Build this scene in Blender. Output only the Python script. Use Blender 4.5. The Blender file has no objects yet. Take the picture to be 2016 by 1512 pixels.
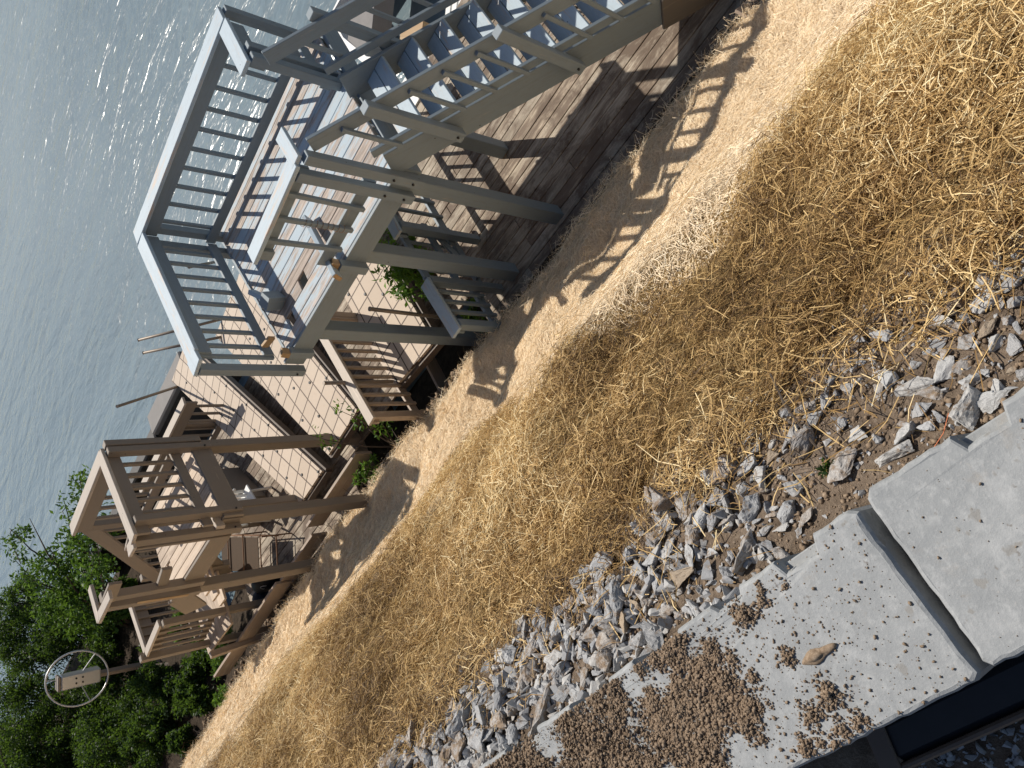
import bpy, bmesh, math, random
import numpy as np
from mathutils import Vector, Matrix
random.seed(7); rng = np.random.default_rng(11)
C = bpy.context.scene.collection
R = math.radians
scene = bpy.context.scene

# ---------------------------------------------------------------- camera, sky, sun, exposure
# world frame: the camera is the origin, X runs towards the lake, Y along the shore, Z up
TH, YAW = R(44.4), R(39.2)
h = Vector((math.sin(YAW), math.cos(YAW), 0)); right = Vector((math.cos(YAW), -math.sin(YAW), 0))
F = h*math.cos(TH) + Vector((0, 0, -math.sin(TH))); U = h*math.sin(TH) + Vector((0, 0, math.cos(TH)))
cd = bpy.data.cameras.new('camera'); cam = bpy.data.objects.new('camera', cd); C.objects.link(cam)
cd.sensor_width = 36; cd.lens = 1550/2016*36; cd.clip_start = .05; cd.clip_end = 3000
mx, my, mz = -U, right, -F          # the phone was held upright and the picture stored on its side
cam.matrix_world = Matrix(((mx.x, my.x, mz.x, 0), (mx.y, my.y, mz.y, 0), (mx.z, my.z, mz.z, 0), (0, 0, 0, 1)))
scene.camera = cam
SUN_AZ, SUN_EL = R(48.5), R(47.5)       # azimuth from +Y towards +X
w = bpy.data.worlds.new('World'); scene.world = w; w.use_nodes = True
nt = w.node_tree; bg = nt.nodes['Background']; sk = nt.nodes.new('ShaderNodeTexSky')
sk.sky_type = 'NISHITA'; sk.sun_disc = False; sk.sun_elevation = SUN_EL; sk.sun_rotation = SUN_AZ
nt.links.new(sk.outputs[0], bg.inputs[0]); bg.inputs[1].default_value = .078
sl = bpy.data.lights.new('sun', 'SUN'); sl.energy = 5.0; sl.angle = R(.5); sl.color = (1, .93, .82)
so = bpy.data.objects.new('sun', sl); C.objects.link(so)
S = Vector((math.sin(SUN_AZ)*math.cos(SUN_EL), math.cos(SUN_AZ)*math.cos(SUN_EL), math.sin(SUN_EL)))
so.rotation_euler = S.to_track_quat('Z', 'Y').to_euler(); so.location = (20, 20, 30)
vs = scene.view_settings; vs.view_transform = 'Standard'; vs.look = 'None'; vs.exposure = 0.12; vs.gamma = 1; vs.use_curve_mapping = False

# ---------------------------------------------------------------- materials
class NT:
    def __init__(s, name, rough=.7, spec=.3):
        s.m = bpy.data.materials.new(name); s.m.use_nodes = True; s.t = s.m.node_tree
        s.b = s.t.nodes['Principled BSDF']; s.b.inputs['Roughness'].default_value = rough
        s.b.inputs['Specular IOR Level'].default_value = spec
    def n(s, typ, **kw):
        o = s.t.nodes.new(typ)
        for k, v in kw.items(): setattr(o, k, v)
        return o
    def l(s, a, b): s.t.links.new(a, b)
    def coord(s, kind='bc', scale=(1, 1, 1)):
        if kind == 'bc': o = s.n('ShaderNodeAttribute', attribute_name='bc').outputs['Vector']
        elif kind == 'obj': o = s.n('ShaderNodeTexCoord').outputs['Object']
        else: o = s.n('ShaderNodeNewGeometry').outputs['Position']
        m = s.n('ShaderNodeMapping'); m.inputs['Scale'].default_value = scale; s.l(o, m.inputs[0]); return m.outputs[0]
    def noise(s, co, scale=5, detail=4, rough=.6, dist=0):
        o = s.n('ShaderNodeTexNoise'); o.inputs['Scale'].default_value = scale; o.inputs['Detail'].default_value = detail
        o.inputs['Roughness'].default_value = rough; o.inputs['Distortion'].default_value = dist; s.l(co, o.inputs['Vector']); return o.outputs['Fac']
    def ramp(s, f, stops):
        o = s.n('ShaderNodeValToRGB'); e = o.color_ramp.elements
        while len(e) < len(stops): e.new(.5)
        for i, (p, c) in enumerate(stops):
            e[i].position = p; e[i].color = (*c, 1) if len(c) == 3 else c
        s.l(f, o.inputs[0]); return o.outputs[0]
    def gray(s, f, a, b): return s.ramp(f, [(a, (0, 0, 0)), (b, (1, 1, 1))])
    def mix(s, f, a, b, mode='MIX'):
        o = s.n('ShaderNodeMix', data_type='RGBA', blend_type=mode)
        if isinstance(f, (int, float)): o.inputs[0].default_value = f
        else: s.l(f, o.inputs[0])
        for i, v in ((6, a), (7, b)):
            if isinstance(v, tuple): o.inputs[i].default_value = (*v, 1)
            else: s.l(v, o.inputs[i])
        return o.outputs[2]
    def rnd(s): return s.n('ShaderNodeAttribute', attribute_name='rnd').outputs['Fac']
    def bump(s, f, strength=.3, dist=.01):
        o = s.n('ShaderNodeBump'); o.inputs['Strength'].default_value = strength; o.inputs['Distance'].default_value = dist
        s.l(f, o.inputs['Height']); s.l(o.outputs[0], s.b.inputs['Normal'])
    def col(s, c):
        if isinstance(c, tuple): s.b.inputs['Base Color'].default_value = (*c, 1)
        else: s.l(c, s.b.inputs['Base Color'])
        return s

def painted(name, c1, c2, wood, lo=.56, hi=.66, rough=.55, dirt=.35):
    t = NT(name, rough)
    g = t.noise(t.coord('bc', (1.6, 18, 18)), 1.6, 6, .68)
    b = t.noise(t.coord('bc', (1.2, 3, 3)), 1.3, 4, .6)
    base = t.mix(b, c1, c2)
    base = t.mix(t.gray(t.noise(t.coord('bc', (2, 50, 50)), 1, 3), .55, .8), base, t.mix(.30, base, (.5, .5, .5), 'MULTIPLY'))
    a = t.n('ShaderNodeMath', operation='ADD'); t.l(g, a.inputs[0])
    m2 = t.n('ShaderNodeMath', operation='MULTIPLY_ADD'); t.l(b, m2.inputs[0]); m2.inputs[1].default_value = .5; m2.inputs[2].default_value = -.25; t.l(m2.outputs[0], a.inputs[1])
    base = t.mix(t.gray(a.outputs[0], lo, hi), base, wood)
    vo = t.n('ShaderNodeTexVoronoi'); vo.inputs['Scale'].default_value = 6.5; t.l(t.coord('bc'), vo.inputs['Vector'])
    base = t.mix(t.ramp(vo.outputs['Distance'], [(.035, (.85, .85, .85)), (.05, (0, 0, 0))]), base, (.03, .028, .026))
    d = t.gray(t.noise(t.coord('bc', (3, 9, 9)), 4, 5, .7), .5, .8)
    dd = t.n('ShaderNodeMath', operation='MULTIPLY'); t.l(d, dd.inputs[0]); dd.inputs[1].default_value = dirt
    base = t.mix(dd.outputs[0], base, (.16, .13, .10))
    t.col(base); t.bump(g, .15, .003); return t.m

def boards(name, stops, paint, lo, hi, rough=.75, streak=(1.2, 22, 22), mud=False):
    """floor boards: every board its own tone (rnd), grain along bc.x, paint left in streaks"""
    t = NT(name, rough)
    g = t.noise(t.coord('bc', streak), 1.7, 7, .7, .4)
    base = t.ramp(g, stops)
    base = t.mix(.55, base, t.ramp(t.rnd(), [(0, (.55, .52, .5)), (.5, (1, 1, 1)), (1, (1.0, .86, .74))]), 'MULTIPLY')
    p = t.noise(t.coord('bc', (1.1, 7, 7)), 2.3, 6, .72)
    a = t.n('ShaderNodeMath', operation='MULTIPLY_ADD'); t.l(t.rnd(), a.inputs[0]); a.inputs[1].default_value = .22; t.l(p, a.inputs[2])
    base = t.mix(t.gray(a.outputs[0], lo, hi), base, paint)
    if mud: base = t.mix(t.gray(t.noise(t.coord('pos', (1.6, .8, 1)), 2.2, 8, .74, .5), .44, .58), base, (.125, .09, .065))
    t.col(base); t.bump(g, .4, .004); return t.m

M = {}
M['blue'] = painted('shaded_grey_blue_paint', (.205, .25, .285), (.178, .215, .243), (.34, .30, .26), .68, .80, dirt=.3)  # same paint as the caps, darkened: shade of the sides is in the colour
M['bluelit'] = painted('worn_sunlit_grey_blue_paint', (.385, .465, .53), (.335, .405, .46), (.46, .38, .32), .57, .69, dirt=.25)  # more worn, and lightened: sunlight on caps and treads is in the colour
M['tan'] = painted('tan_paint', (.225, .187, .152), (.198, .164, .133), (.36, .30, .24), .68, .82, dirt=.32)
M['tanlit'] = painted('worn_sunlit_tan_paint', (.41, .35, .295), (.355, .305, .255), (.55, .46, .38), .55, .75, dirt=.2)  # tan paint with more wear, lightened to carry sunlight on the caps
M['bluefloor'] = boards('peeling_floor_boards', [(.25, (.13, .10, .085)), (.42, (.30, .25, .215)), (.58, (.50, .42, .365)), (.8, (.60, .53, .475))], (.375, .45, .51), .56, .70)
M['tanfloor'] = boards('tan_floor_boards', [(.25, (.24, .18, .14)), (.5, (.46, .37, .29)), (.75, (.58, .48, .39))], (.54, .44, .35), .50, .7)
M['deckfloor'] = boards('weathered_lower_deck_boards', [(.25, (.20, .162, .122)), (.45, (.34, .29, .228)), (.62, (.44, .385, .31)), (.8, (.51, .455, .38))], (.17, .125, .092), .60, .74, mud=True)
M['mudwood'] = painted('muddy_board', (.165, .15, .135), (.12, .105, .09), (.22, .185, .15), .6, .75)
M['rawwood'] = painted('fresh_split_wood', (.38, .25, .13), (.29, .18, .085), (.45, .34, .21), .5, .7, dirt=.25)
M['brownwood'] = painted('brown_frame_wood', (.115, .085, .068), (.085, .065, .052), (.17, .135, .11), .6, .75)
M['plank'] = painted('grey_brown_plank', (.34, .27, .21), (.26, .20, .16), (.42, .35, .28), .55, .75)

def simple(name, c, rough=.5, metal=0, var=.25, scale=20, kind='obj'):
    t = NT(name, rough); t.b.inputs['Metallic'].default_value = metal
    n = t.noise(t.coord(kind), scale, 5, .65)
    t.col(t.mix(n, tuple(x*(1-var) for x in c), tuple(min(1, x*(1+var)) for x in c))); return t.m
M['steel'] = simple('galvanised_pipe', (.23, .19, .155), .5, .2)
M['iron'] = simple('dark_iron_bolt', (.03, .03, .032), .5, .3)
M['rust'] = simple('rusted_brown_metal', (.16, .085, .045), .7, .1, .4)
M['wicker'] = simple('brown_woven_panel', (.065, .04, .022), .8, 0, .35, 60)
M['plastic'] = simple('white_plastic', (.72, .72, .70), .35, 0, .06)
M['black'] = simple('black_plastic', (.012, .014, .018), .45, 0, .4)
M['bluejean'] = simple('dark_blue_fabric', (.03, .045, .075), .8, 0, .3)
M['sheetpile'] = simple('dark_steel_bulkhead', (.045, .042, .042), .6, .1, .3, 4)
M['pilecap'] = simple('grey_bulkhead_cap', (.17, .16, .155), .7, 0, .25, 5)
M['alu'] = simple('dull_aluminium', (.50, .50, .50), .4, .5, .12)
M['orange'] = simple('orange_cord', (.55, .16, .06), .6, 0, .1)
M['red'] = simple('red_stripe', (.45, .03, .03), .4, 0, .1)
M['gel'] = simple('white_gelcoat', (.80, .79, .77), .25, 0, .04)
M['cover'] = simple('grey_boat_cover', (.20, .19, .185), .8, 0, .2, 6)

# tiled dock panel: 0.3 m tiles with dark seams
t = NT('beige_dock_tiles', .65)
at = t.n('ShaderNodeAttribute', attribute_name='bc'); sep = t.n('ShaderNodeSeparateXYZ'); t.l(at.outputs['Vector'], sep.inputs[0])
ms = []
for ax in (0, 1):
    a = t.n('ShaderNodeMath', operation='DIVIDE'); t.l(sep.outputs[ax], a.inputs[0]); a.inputs[1].default_value = .265
    b = t.n('ShaderNodeMath', operation='FRACT'); t.l(a.outputs[0], b.inputs[0])
    c = t.n('ShaderNodeMath', operation='SUBTRACT'); t.l(b.outputs[0], c.inputs[0]); c.inputs[1].default_value = .5
    d = t.n('ShaderNodeMath', operation='ABSOLUTE'); t.l(c.outputs[0], d.inputs[0])
    e = t.n('ShaderNodeMath', operation='GREATER_THAN'); t.l(d.outputs[0], e.inputs[0]); e.inputs[1].default_value = .462
    ms.append(e.outputs[0])
mxn = t.n('ShaderNodeMath', operation='MAXIMUM'); t.l(ms[0], mxn.inputs[0]); t.l(ms[1], mxn.inputs[1])
fl = t.n('ShaderNodeVectorMath', operation='SNAP'); t.l(at.outputs['Vector'], fl.inputs[0]); fl.inputs[1].default_value = (.265, .265, 10)
wn = t.n('ShaderNodeTexWhiteNoise'); t.l(fl.outputs[0], wn.inputs['Vector'])
base = t.mix(wn.outputs['Value'], (.415, .335, .262), (.47, .385, .305))
base = t.mix(t.gray(t.noise(t.coord('bc', (6, 6, 6)), 3, 5, .7), .5, .85), base, (.40, .31, .24))
t.col(t.mix(mxn.outputs[0], base, (.075, .05, .035))); M['tiles'] = t.m

# concrete
t = NT('cast_concrete', .85)
p = t.coord('pos')
n1 = t.noise(p, 3.2, 6, .65); n2 = t.noise(p, 38, 5, .7); n3 = t.noise(p, 190, 3, .6)
c = t.mix(t.gray(n1, .3, .7), (.225, .235, .242), (.295, .305, .31)); c = t.mix(t.gray(t.noise(p, 11, 6, .7), .5, .7), c, (.35, .358, .362)); c = t.mix(t.gray(n2, .5, .75), c, (.365, .373, .375)); c = t.mix(t.gray(t.noise(p, 55, 2, .5), .70, .76), c, (.20, .19, .18))
c = t.mix(t.gray(n3, .60, .72), c, (.33, .325, .32)); c = t.mix(t.gray(t.noise(p, 5, 8, .78), .58, .76), c, (.285, .265, .24)); c = t.mix(t.gray(t.noise(p, 27, 3, .5), .66, .71), c, (.24, .235, .225))
t.col(c)
ad = t.n('ShaderNodeMath', operation='MULTIPLY_ADD'); t.l(n3, ad.inputs[0]); ad.inputs[1].default_value = .25; t.l(n2, ad.inputs[2]); t.bump(ad.outputs[0], .4, .005)
M['concrete'] = t.m

# soil / ground: 'zone' = how much straw dust lies in it
t = NT('bank_soil', .95, .1)
p = t.coord('pos')
n1 = t.noise(p, 9, 8, .72); n2 = t.noise(p, 70, 5, .7)
soil = t.ramp(n1, [(.3, (.085, .062, .046)), (.5, (.165, .125, .092)), (.7, (.25, .195, .15))])
soil = t.mix(t.gray(n2, .55, .75), soil, (.30, .24, .185))
straw = t.ramp(n2, [(.3, (.46, .35, .22)), (.5, (.70, .57, .40)), (.7, (.82, .69, .52))])
dark = t.ramp(n1, [(.3, (.018, .014, .010)), (.7, (.07, .052, .038))])
z = t.n('ShaderNodeAttribute', attribute_name='zone').outputs['Fac']
litter = t.ramp(n2, [(.3, (.095, .06, .026)), (.5, (.20, .135, .06)), (.7, (.34, .24, .115))])
c = t.mix(t.gray(z, .03, .14), soil, litter); c = t.mix(t.gray(z, .2, .6), c, straw)
w2 = t.n('ShaderNodeAttribute', attribute_name='soil_shade').outputs['Fac']  # mask for dark soil with shade put into its colour
t.col(t.mix(w2, c, dark))
ad = t.n('ShaderNodeMath', operation='MULTIPLY_ADD'); t.l(n2, ad.inputs[0]); ad.inputs[1].default_value = .4; t.l(n1, ad.inputs[2]); t.bump(ad.outputs[0], .9, .03)
M['soil'] = t.m
t = NT('soil_clods', .95, .1)
c = t.ramp(t.noise(t.coord('pos'), 120, 4, .7), [(.3, (.13, .092, .062)), (.5, (.225, .165, .115)), (.75, (.34, .265, .195))]); t.col(c); M['clod'] = t.m

# rocks
def rock(name, a, b, c, dust):
    t = NT(name, .85, .25); o = t.coord('obj')
    k = t.n('ShaderNodeObjectInfo').outputs['Random']
    n1 = t.noise(o, 14, 6, .7); n2 = t.noise(o, 60, 4, .7)
    col = t.mix(t.gray(n1, .35, .68), a, b); col = t.mix(t.gray(n2, .58, .72), col, c)
    col = t.mix(.5, col, t.ramp(k, [(0, (.62, .62, .64)), (.5, (1, 1, 1)), (1, (1, .93, .85))]), 'MULTIPLY')
    d = t.noise(t.coord('pos'), 22, 7, .78); col = t.mix(t.gray(d, .62-dust, .72-dust), col, (.235, .175, .125))
    t.col(col); t.bump(n2, .5, .004); return t.m
M['rockgrey'] = rock('grey_limestone', (.265, .27, .28), (.41, .415, .425), (.53, .53, .53), .08)
M['rockpale'] = rock('pale_limestone', (.36, .365, .37), (.51, .515, .52), (.61, .61, .605), .08)
M['rockdirt'] = rock('soil_dusted_stone', (.32, .30, .285), (.46, .44, .42), (.56, .54, .52), .16)
M['rocktan'] = rock('tan_stone', (.30, .235, .17), (.42, .35, .27), (.5, .44, .36), .10)

# straw
def strawmat(name, stops, tl=.22):
    t = NT(name, .6, .25); c = t.ramp(t.rnd(), stops)
    t.col(c); t.b.inputs['Subsurface Weight'].default_value = 0
    tr = t.n('ShaderNodeBsdfTranslucent'); t.l(c, tr.inputs[0]); mx = t.n('ShaderNodeMixShader'); mx.inputs[0].default_value = tl
    out = t.t.nodes['Material Output']; t.l(t.b.outputs[0], mx.inputs[1]); t.l(tr.outputs[0], mx.inputs[2]); t.l(mx.outputs[0], out.inputs[0]); return t.m
M['straw'] = strawmat('coarse_straw', [(0, (.09, .052, .023)), (.30, (.275, .165, .062)), (.60, (.56, .375, .155)), (.84, (.82, .61, .31)), (1, (.94, .80, .50))])
M['chaff'] = strawmat('pale_fine_straw', [(0, (.55, .41, .245)), (.3, (.80, .635, .43)), (.7, (.90, .755, .54)), (1, (.95, .85, .68))], .08)
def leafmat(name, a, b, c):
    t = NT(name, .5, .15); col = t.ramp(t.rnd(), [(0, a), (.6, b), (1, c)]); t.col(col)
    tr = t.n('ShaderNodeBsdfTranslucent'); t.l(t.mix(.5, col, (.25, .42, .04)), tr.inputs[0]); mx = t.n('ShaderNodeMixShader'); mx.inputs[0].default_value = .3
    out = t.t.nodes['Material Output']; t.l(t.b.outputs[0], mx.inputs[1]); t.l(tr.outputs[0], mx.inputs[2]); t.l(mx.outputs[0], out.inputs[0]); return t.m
M['leafdark'] = leafmat('dark_leaves', (.010, .025, .009), (.022, .05, .016), (.042, .088, .024))  # dark foliage, albedo lowered further to carry the thicket's shade
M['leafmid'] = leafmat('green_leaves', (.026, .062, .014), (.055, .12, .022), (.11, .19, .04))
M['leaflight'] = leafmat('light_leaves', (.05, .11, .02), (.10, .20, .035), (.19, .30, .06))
M['bark'] = simple('grey_bark', (.085, .065, .05), .9, 0, .4, 12)

# water
t = NT('lake_water', .22, .5); t.b.inputs['IOR'].default_value = 1.33
p0 = t.n('ShaderNodeNewGeometry').outputs['Position']
mp = t.n('ShaderNodeMapping'); mp.inputs['Rotation'].default_value = (0, 0, R(-51)); mp.inputs['Scale'].default_value = (1, .42, 1); t.l(p0, mp.inputs[0])
a1 = t.noise(mp.outputs[0], 1.15, 3, .5, .6); a2 = t.noise(mp.outputs[0], 4.5, 3, .55, .3); a3 = t.noise(mp.outputs[0], .22, 2, .5)
s1 = t.n('ShaderNodeMath', operation='MULTIPLY_ADD'); t.l(a2, s1.inputs[0]); s1.inputs[1].default_value = .38; t.l(a1, s1.inputs[2])
bp = t.n('ShaderNodeBump'); bp.inputs['Strength'].default_value = .37; bp.inputs['Distance'].default_value = .30
t.l(s1.outputs[0], bp.inputs['Height']); t.l(bp.outputs[0], t.b.inputs['Normal'])
t.col(t.mix(t.gray(a3, .35, .65), (.15, .20, .228), (.122, .168, .195))); M['water'] = t.m

# ---------------------------------------------------------------- mesh helpers
class MB:
    def __init__(s): s.v = []; s.f = []; s.bc = []; s.r = []; s.sm = False
    def add(s, vs, fs, bcs, r=None):
        k = len(s.v); r = random.random() if r is None else r
        s.v += [tuple(v) for v in vs]; s.f += [tuple(k+i for i in f) for f in fs]; s.bc += [tuple(b) for b in bcs]; s.r += [r]*len(vs)
    def beam(s, a, b, w, hgt, up=(0, 0, 1), ch=.004, r=None, off=None):
        """chamfered bar from a to b: w sideways, hgt along up"""
        a = Vector(a); b = Vector(b); d = (b-a); L = d.length; d.normalize()
        u = Vector(up); sd = d.cross(u).normalized(); u = sd.cross(d).normalized()
        o = Vector((random.uniform(0, 40), random.uniform(0, 9), random.uniform(0, 9))) if off is None else Vector(off)
        ch = min(ch, w*.3, hgt*.3, L*.3); hw, hh, hl = w/2, hgt/2, L/2; c = (a+b)/2
        vs = []; bc = []; idx = {}
        for sx in (-1, 1):
            for sy in (-1, 1):
                for sz in (-1, 1):
                    for ax in range(3):
                        q = [sx*(hl-(ch if ax != 0 else 0)), sy*(hw-(ch if ax != 1 else 0)), sz*(hh-(ch if ax != 2 else 0))]
                        idx[(sx, sy, sz, ax)] = len(vs)
                        vs.append(c + d*q[0] + sd*q[1] + u*q[2]); bc.append((o.x+q[0], o.y+q[1], o.z+q[2]))
        fs = []
        q4 = [(-1, -1), (1, -1), (1, 1), (-1, 1)]
        for sg in (-1, 1):
            for ax in range(3):
                f = []
                for (p, q) in q4:
                    k = [p, q]; k.insert(ax, sg); f.append(idx[(*k, ax)])
                flip = (sg < 0) ^ (ax == 1)
                fs.append(f[::-1] if flip else f)
        # edge chamfers
        for ax in range(3):
            o1, o2 = [i for i in range(3) if i != ax]
            for p in (-1, 1):
                for q in (-1, 1):
                    def key(t, a2):
                        k = [0, 0, 0]; k[ax] = t; k[o1] = p; k[o2] = q; return idx[(*k, a2)]
                    fs.append([key(-1, o1), key(1, o1), key(1, o2), key(-1, o2)])
        for sx in (-1, 1):
            for sy in (-1, 1):
                for sz in (-1, 1): fs.append([idx[(sx, sy, sz, i)] for i in range(3)])
        s.add(vs, fs, bc, r); return s
    def box(s, x0, x1, y0, y1, z0, z1, ch=.004, r=None):
        dx, dy, dz = x1-x0, y1-y0, z1-z0; cx, cy, cz = (x0+x1)/2, (y0+y1)/2, (z0+z1)/2
        if dx >= dy and dx >= dz: return s.beam((x0, cy, cz), (x1, cy, cz), dy, dz, ch=ch, r=r)
        if dy >= dz: return s.beam((cx, y0, cz), (cx, y1, cz), dx, dz, ch=ch, r=r)
        return s.beam((cx, cy, z0), (cx, cy, z1), dy, dx, up=(1, 0, 0), ch=ch, r=r)
    def tube(s, pts, rad, n=8, caps=True, r=None):
        pts = [Vector(p) for p in pts]; k0 = len(pts); rads = rad if isinstance(rad, (list, tuple)) else [rad]*k0
        vs = []; bc = []; L = 0; ref = None
        for i, p in enumerate(pts):
            d = (pts[min(i+1, k0-1)]-pts[max(i-1, 0)]).normalized()
            if ref is None: ref = d.orthogonal().normalized()
            ref = (ref - d*ref.dot(d)).normalized(); e = d.cross(ref)
            if i: L += (p-pts[i-1]).length
            for j in range(n):
                t = 2*math.pi*j/n; vs.append(p+(ref*math.cos(t)+e*math.sin(t))*rads[i]); bc.append((L, math.cos(t)*rads[i], math.sin(t)*rads[i]))
        fs = [(i*n+j, i*n+(j+1) % n, (i+1)*n+(j+1) % n, (i+1)*n+j) for i in range(k0-1) for j in range(n)]
        if caps: fs += [tuple(range(n))[::-1], tuple(range((k0-1)*n, k0*n))]
        s.add(vs, fs, bc, r); return s
    def prism(s, poly, z0, z1, r=None):
        n = len(poly); vs = [(x, y, z0) for x, y in poly]+[(x, y, z1) for x, y in poly]
        fs = [tuple(range(n))[::-1], tuple(range(n, 2*n))]+[(i, (i+1) % n, n+(i+1) % n, n+i) for i in range(n)]
        s.add(vs, fs, vs, r); return s

def mesh_from(name, v, f, bc=None, r=None, zone=None, soil_shade=None, centre=True, fix=True):
    v = np.asarray(v, dtype=np.float32)
    c = (v.min(0)+v.max(0))/2 if centre else np.zeros(3, np.float32)
    me = bpy.data.meshes.new(name); me.from_pydata((v-c).tolist(), [], f); 
    if bc is not None:
        a = me.attributes.new('bc', 'FLOAT_VECTOR', 'POINT'); a.data.foreach_set('vector', np.asarray(bc, np.float32).ravel())
    for nm, arr in (('rnd', r), ('zone', zone), ('soil_shade', soil_shade)):
        if arr is not None:
            a = me.attributes.new(nm, 'FLOAT', 'POINT'); a.data.foreach_set('value', np.asarray(arr, np.float32))
    if fix:
        bm = bmesh.new(); bm.from_mesh(me); bmesh.ops.recalc_face_normals(bm, faces=bm.faces); bm.to_mesh(me); bm.free()
    return me, Vector([float(x) for x in c])

WL = {}                                    # where each thing / part stands in the world
def thing(name, label, cat, loc, group=None):
    o = bpy.data.objects.new(name, None); C.objects.link(o); o.location = loc; o.empty_display_size = .1
    o['label'] = label; o['category'] = cat
    if group: o['group'] = group
    WL[o.name] = Vector(loc); return o
def part(name, mb, mat, parent, label=None, smooth=False):
    me, c = mesh_from(name, mb.v, mb.f, mb.bc, mb.r); me.materials.append(mat)
    if smooth: me.polygons.foreach_set('use_smooth', [True]*len(me.polygons))
    o = bpy.data.objects.new(name, me); C.objects.link(o); o.parent = parent
    o.location = c-(WL[parent.name] if parent else Vector()); WL[o.name] = c
    if label: o['label'] = label
    return o
def solo(name, mb, mat, label, cat, group=None, smooth=False):
    o = part(name, mb, mat, None, label, smooth); o['category'] = cat
    if group: o['group'] = group
    return o
def V3(*a): return Vector(a)

# ---------------------------------------------------------------- the bank: one profile across, carried along the shore
PX = [-60, -4, -.9, -.16, -.14, .19, .21, .55, 1.0, 1.5, 2.0, 2.6, 3.2, 3.6, 4.1, 4.3, 4.56, 4.72, 5.0, 5.6, 9, 12, 30]
PZ = [-2.3, -2.06, -2.02, -2.0, -2.0, -1.70, -1.66, -1.84, -2.18, -2.58, -3.27, -4.2, -5.07, -5.39, -5.60, -5.74, -6.03, -6.22, -6.5, -6.7, -7.7, -9.0, -11]
def shift(Y):                              # the bank foot draws nearer to the wall line further along the shore
    return np.where(Y > 8.5, 1-np.clip((Y-8.5)*.022, 0, .30), 1.0)
def wob(X, Y, s, seed):
    a = seed*1.7
    return (np.sin(X*s*1.3+a+1.7*np.sin(Y*s*.9+a))+np.sin(Y*s*1.1-a*2+1.3*np.sin(X*s*1.7-a)))*.5
def ground_z(X, Y):
    X = np.asarray(X, float); Y = np.asarray(Y, float)
    Xs = np.where(X > .25, .25+(X-.25)/shift(Y), X)
    z = np.interp(Xs, PX, PZ)
    # soften the crest and roughen the slope
    k = np.clip((X-.25)/.5, 0, 1)
    lump = .062*wob(X, Y, 3.1, 1)+.028*wob(X, Y, 8.3, 2)+.012*wob(X, Y, 19, 3)
    crest = .10*wob(X*.3, Y, 1.15, 5)*np.exp(-((Xs-1.75)/.8)**2)
    foot = np.clip((4.7-Xs)/.6, .25, 1)
    z = z+k*(lump*foot+crest)+.012*wob(X, Y, 6, 4)*(1-k)
    z = z-.45*np.clip((Xs-4.66)/.2, 0, 1)*np.clip((Y-4.7)/.3, 0, 1)*np.clip((8.3-Y)/.3, 0, 1)
    land = -6.45-.055*np.clip(X-4, 0, 20)-np.clip(X-9.8, 0, 9)*.8; lf = np.clip((Y-14.2)/1.2, 0, 1)*np.clip((X-3.8)/.4, 0, 1)
    z = np.where(lf > 0, np.maximum(z, land*lf+(-12)*(1-lf)), z)
    z = z+np.where(X < -.2, .02*wob(X, Y, 11, 7), 0)
    return z
def ground_n(X, Y, e=.03):
    zx = (ground_z(X+e, Y)-ground_z(X-e, Y))/(2*e); zy = (ground_z(X, Y+e)-ground_z(X, Y-e))/(2*e)
    n = np.stack([-zx, -zy, np.ones_like(zx)], -1); return n/np.linalg.norm(n, axis=-1, keepdims=True)
gx = np.unique(np.concatenate([np.linspace(-60, -4, 8), np.linspace(-4, -.5, 20), np.linspace(-.5, 5.0, 190), np.linspace(5, 30, 40)]))
gy = np.unique(np.concatenate([np.linspace(-40, -1.5, 14), np.linspace(-1.5, 8, 260), np.linspace(8, 24, 150), np.linspace(24, 120, 24)]))
GX, GY = np.meshgrid(gx, gy); GZ = ground_z(GX, GY)
nx, ny = len(gx), len(gy)
vv = np.stack([GX, GY, GZ], -1).reshape(-1, 3)
ii = np.arange((ny-1)*nx).reshape(ny-1, nx)[:, :-1].ravel()
ff = np.stack([ii, ii+1, ii+nx+1, ii+nx], -1).tolist()
XS = (.25+(GX-.25)/shift(GY)).ravel(); YY = GY.ravel()
zone = .02+.16*np.clip((XS-.55)/.2, 0, 1)+np.clip((XS-1.45)/.4, 0, .8); zone *= np.clip((4.45-XS)/.15, 0, 1)*np.clip((20-YY)/1.5, 0, 1)
soil_shade = np.clip((XS-4.2)/.25, 0, 1)  # dark soil of the bank foot, its shade mixed into the colour
soil_shade = np.maximum(soil_shade, np.clip((YY-17)/3, 0, 1)*np.clip((XS-2.6)/.5, 0, 1))  # far bank darkened too, standing in for the trees' shade
me, c = mesh_from('ground', vv, ff, zone=zone, soil_shade=soil_shade, centre=False, fix=False); me.materials.append(M['soil'])
me.polygons.foreach_set('use_smooth', [True]*len(me.polygons))
g = bpy.data.objects.new('ground', me); C.objects.link(g); g['kind'] = 'structure'
WATER_Z = -7.25
mb = MB(); mb.v = [(6.0, -60, WATER_Z), (900, -900, WATER_Z), (900, 1500, WATER_Z), (6.0, 1500, WATER_Z)]; mb.f = [(0, 1, 2, 3)]
me, c = mesh_from('water', mb.v, mb.f, centre=False, fix=False); me.materials.append(M['water'])
wo = bpy.data.objects.new('water', me); C.objects.link(wo); wo['kind'] = 'structure'

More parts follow.
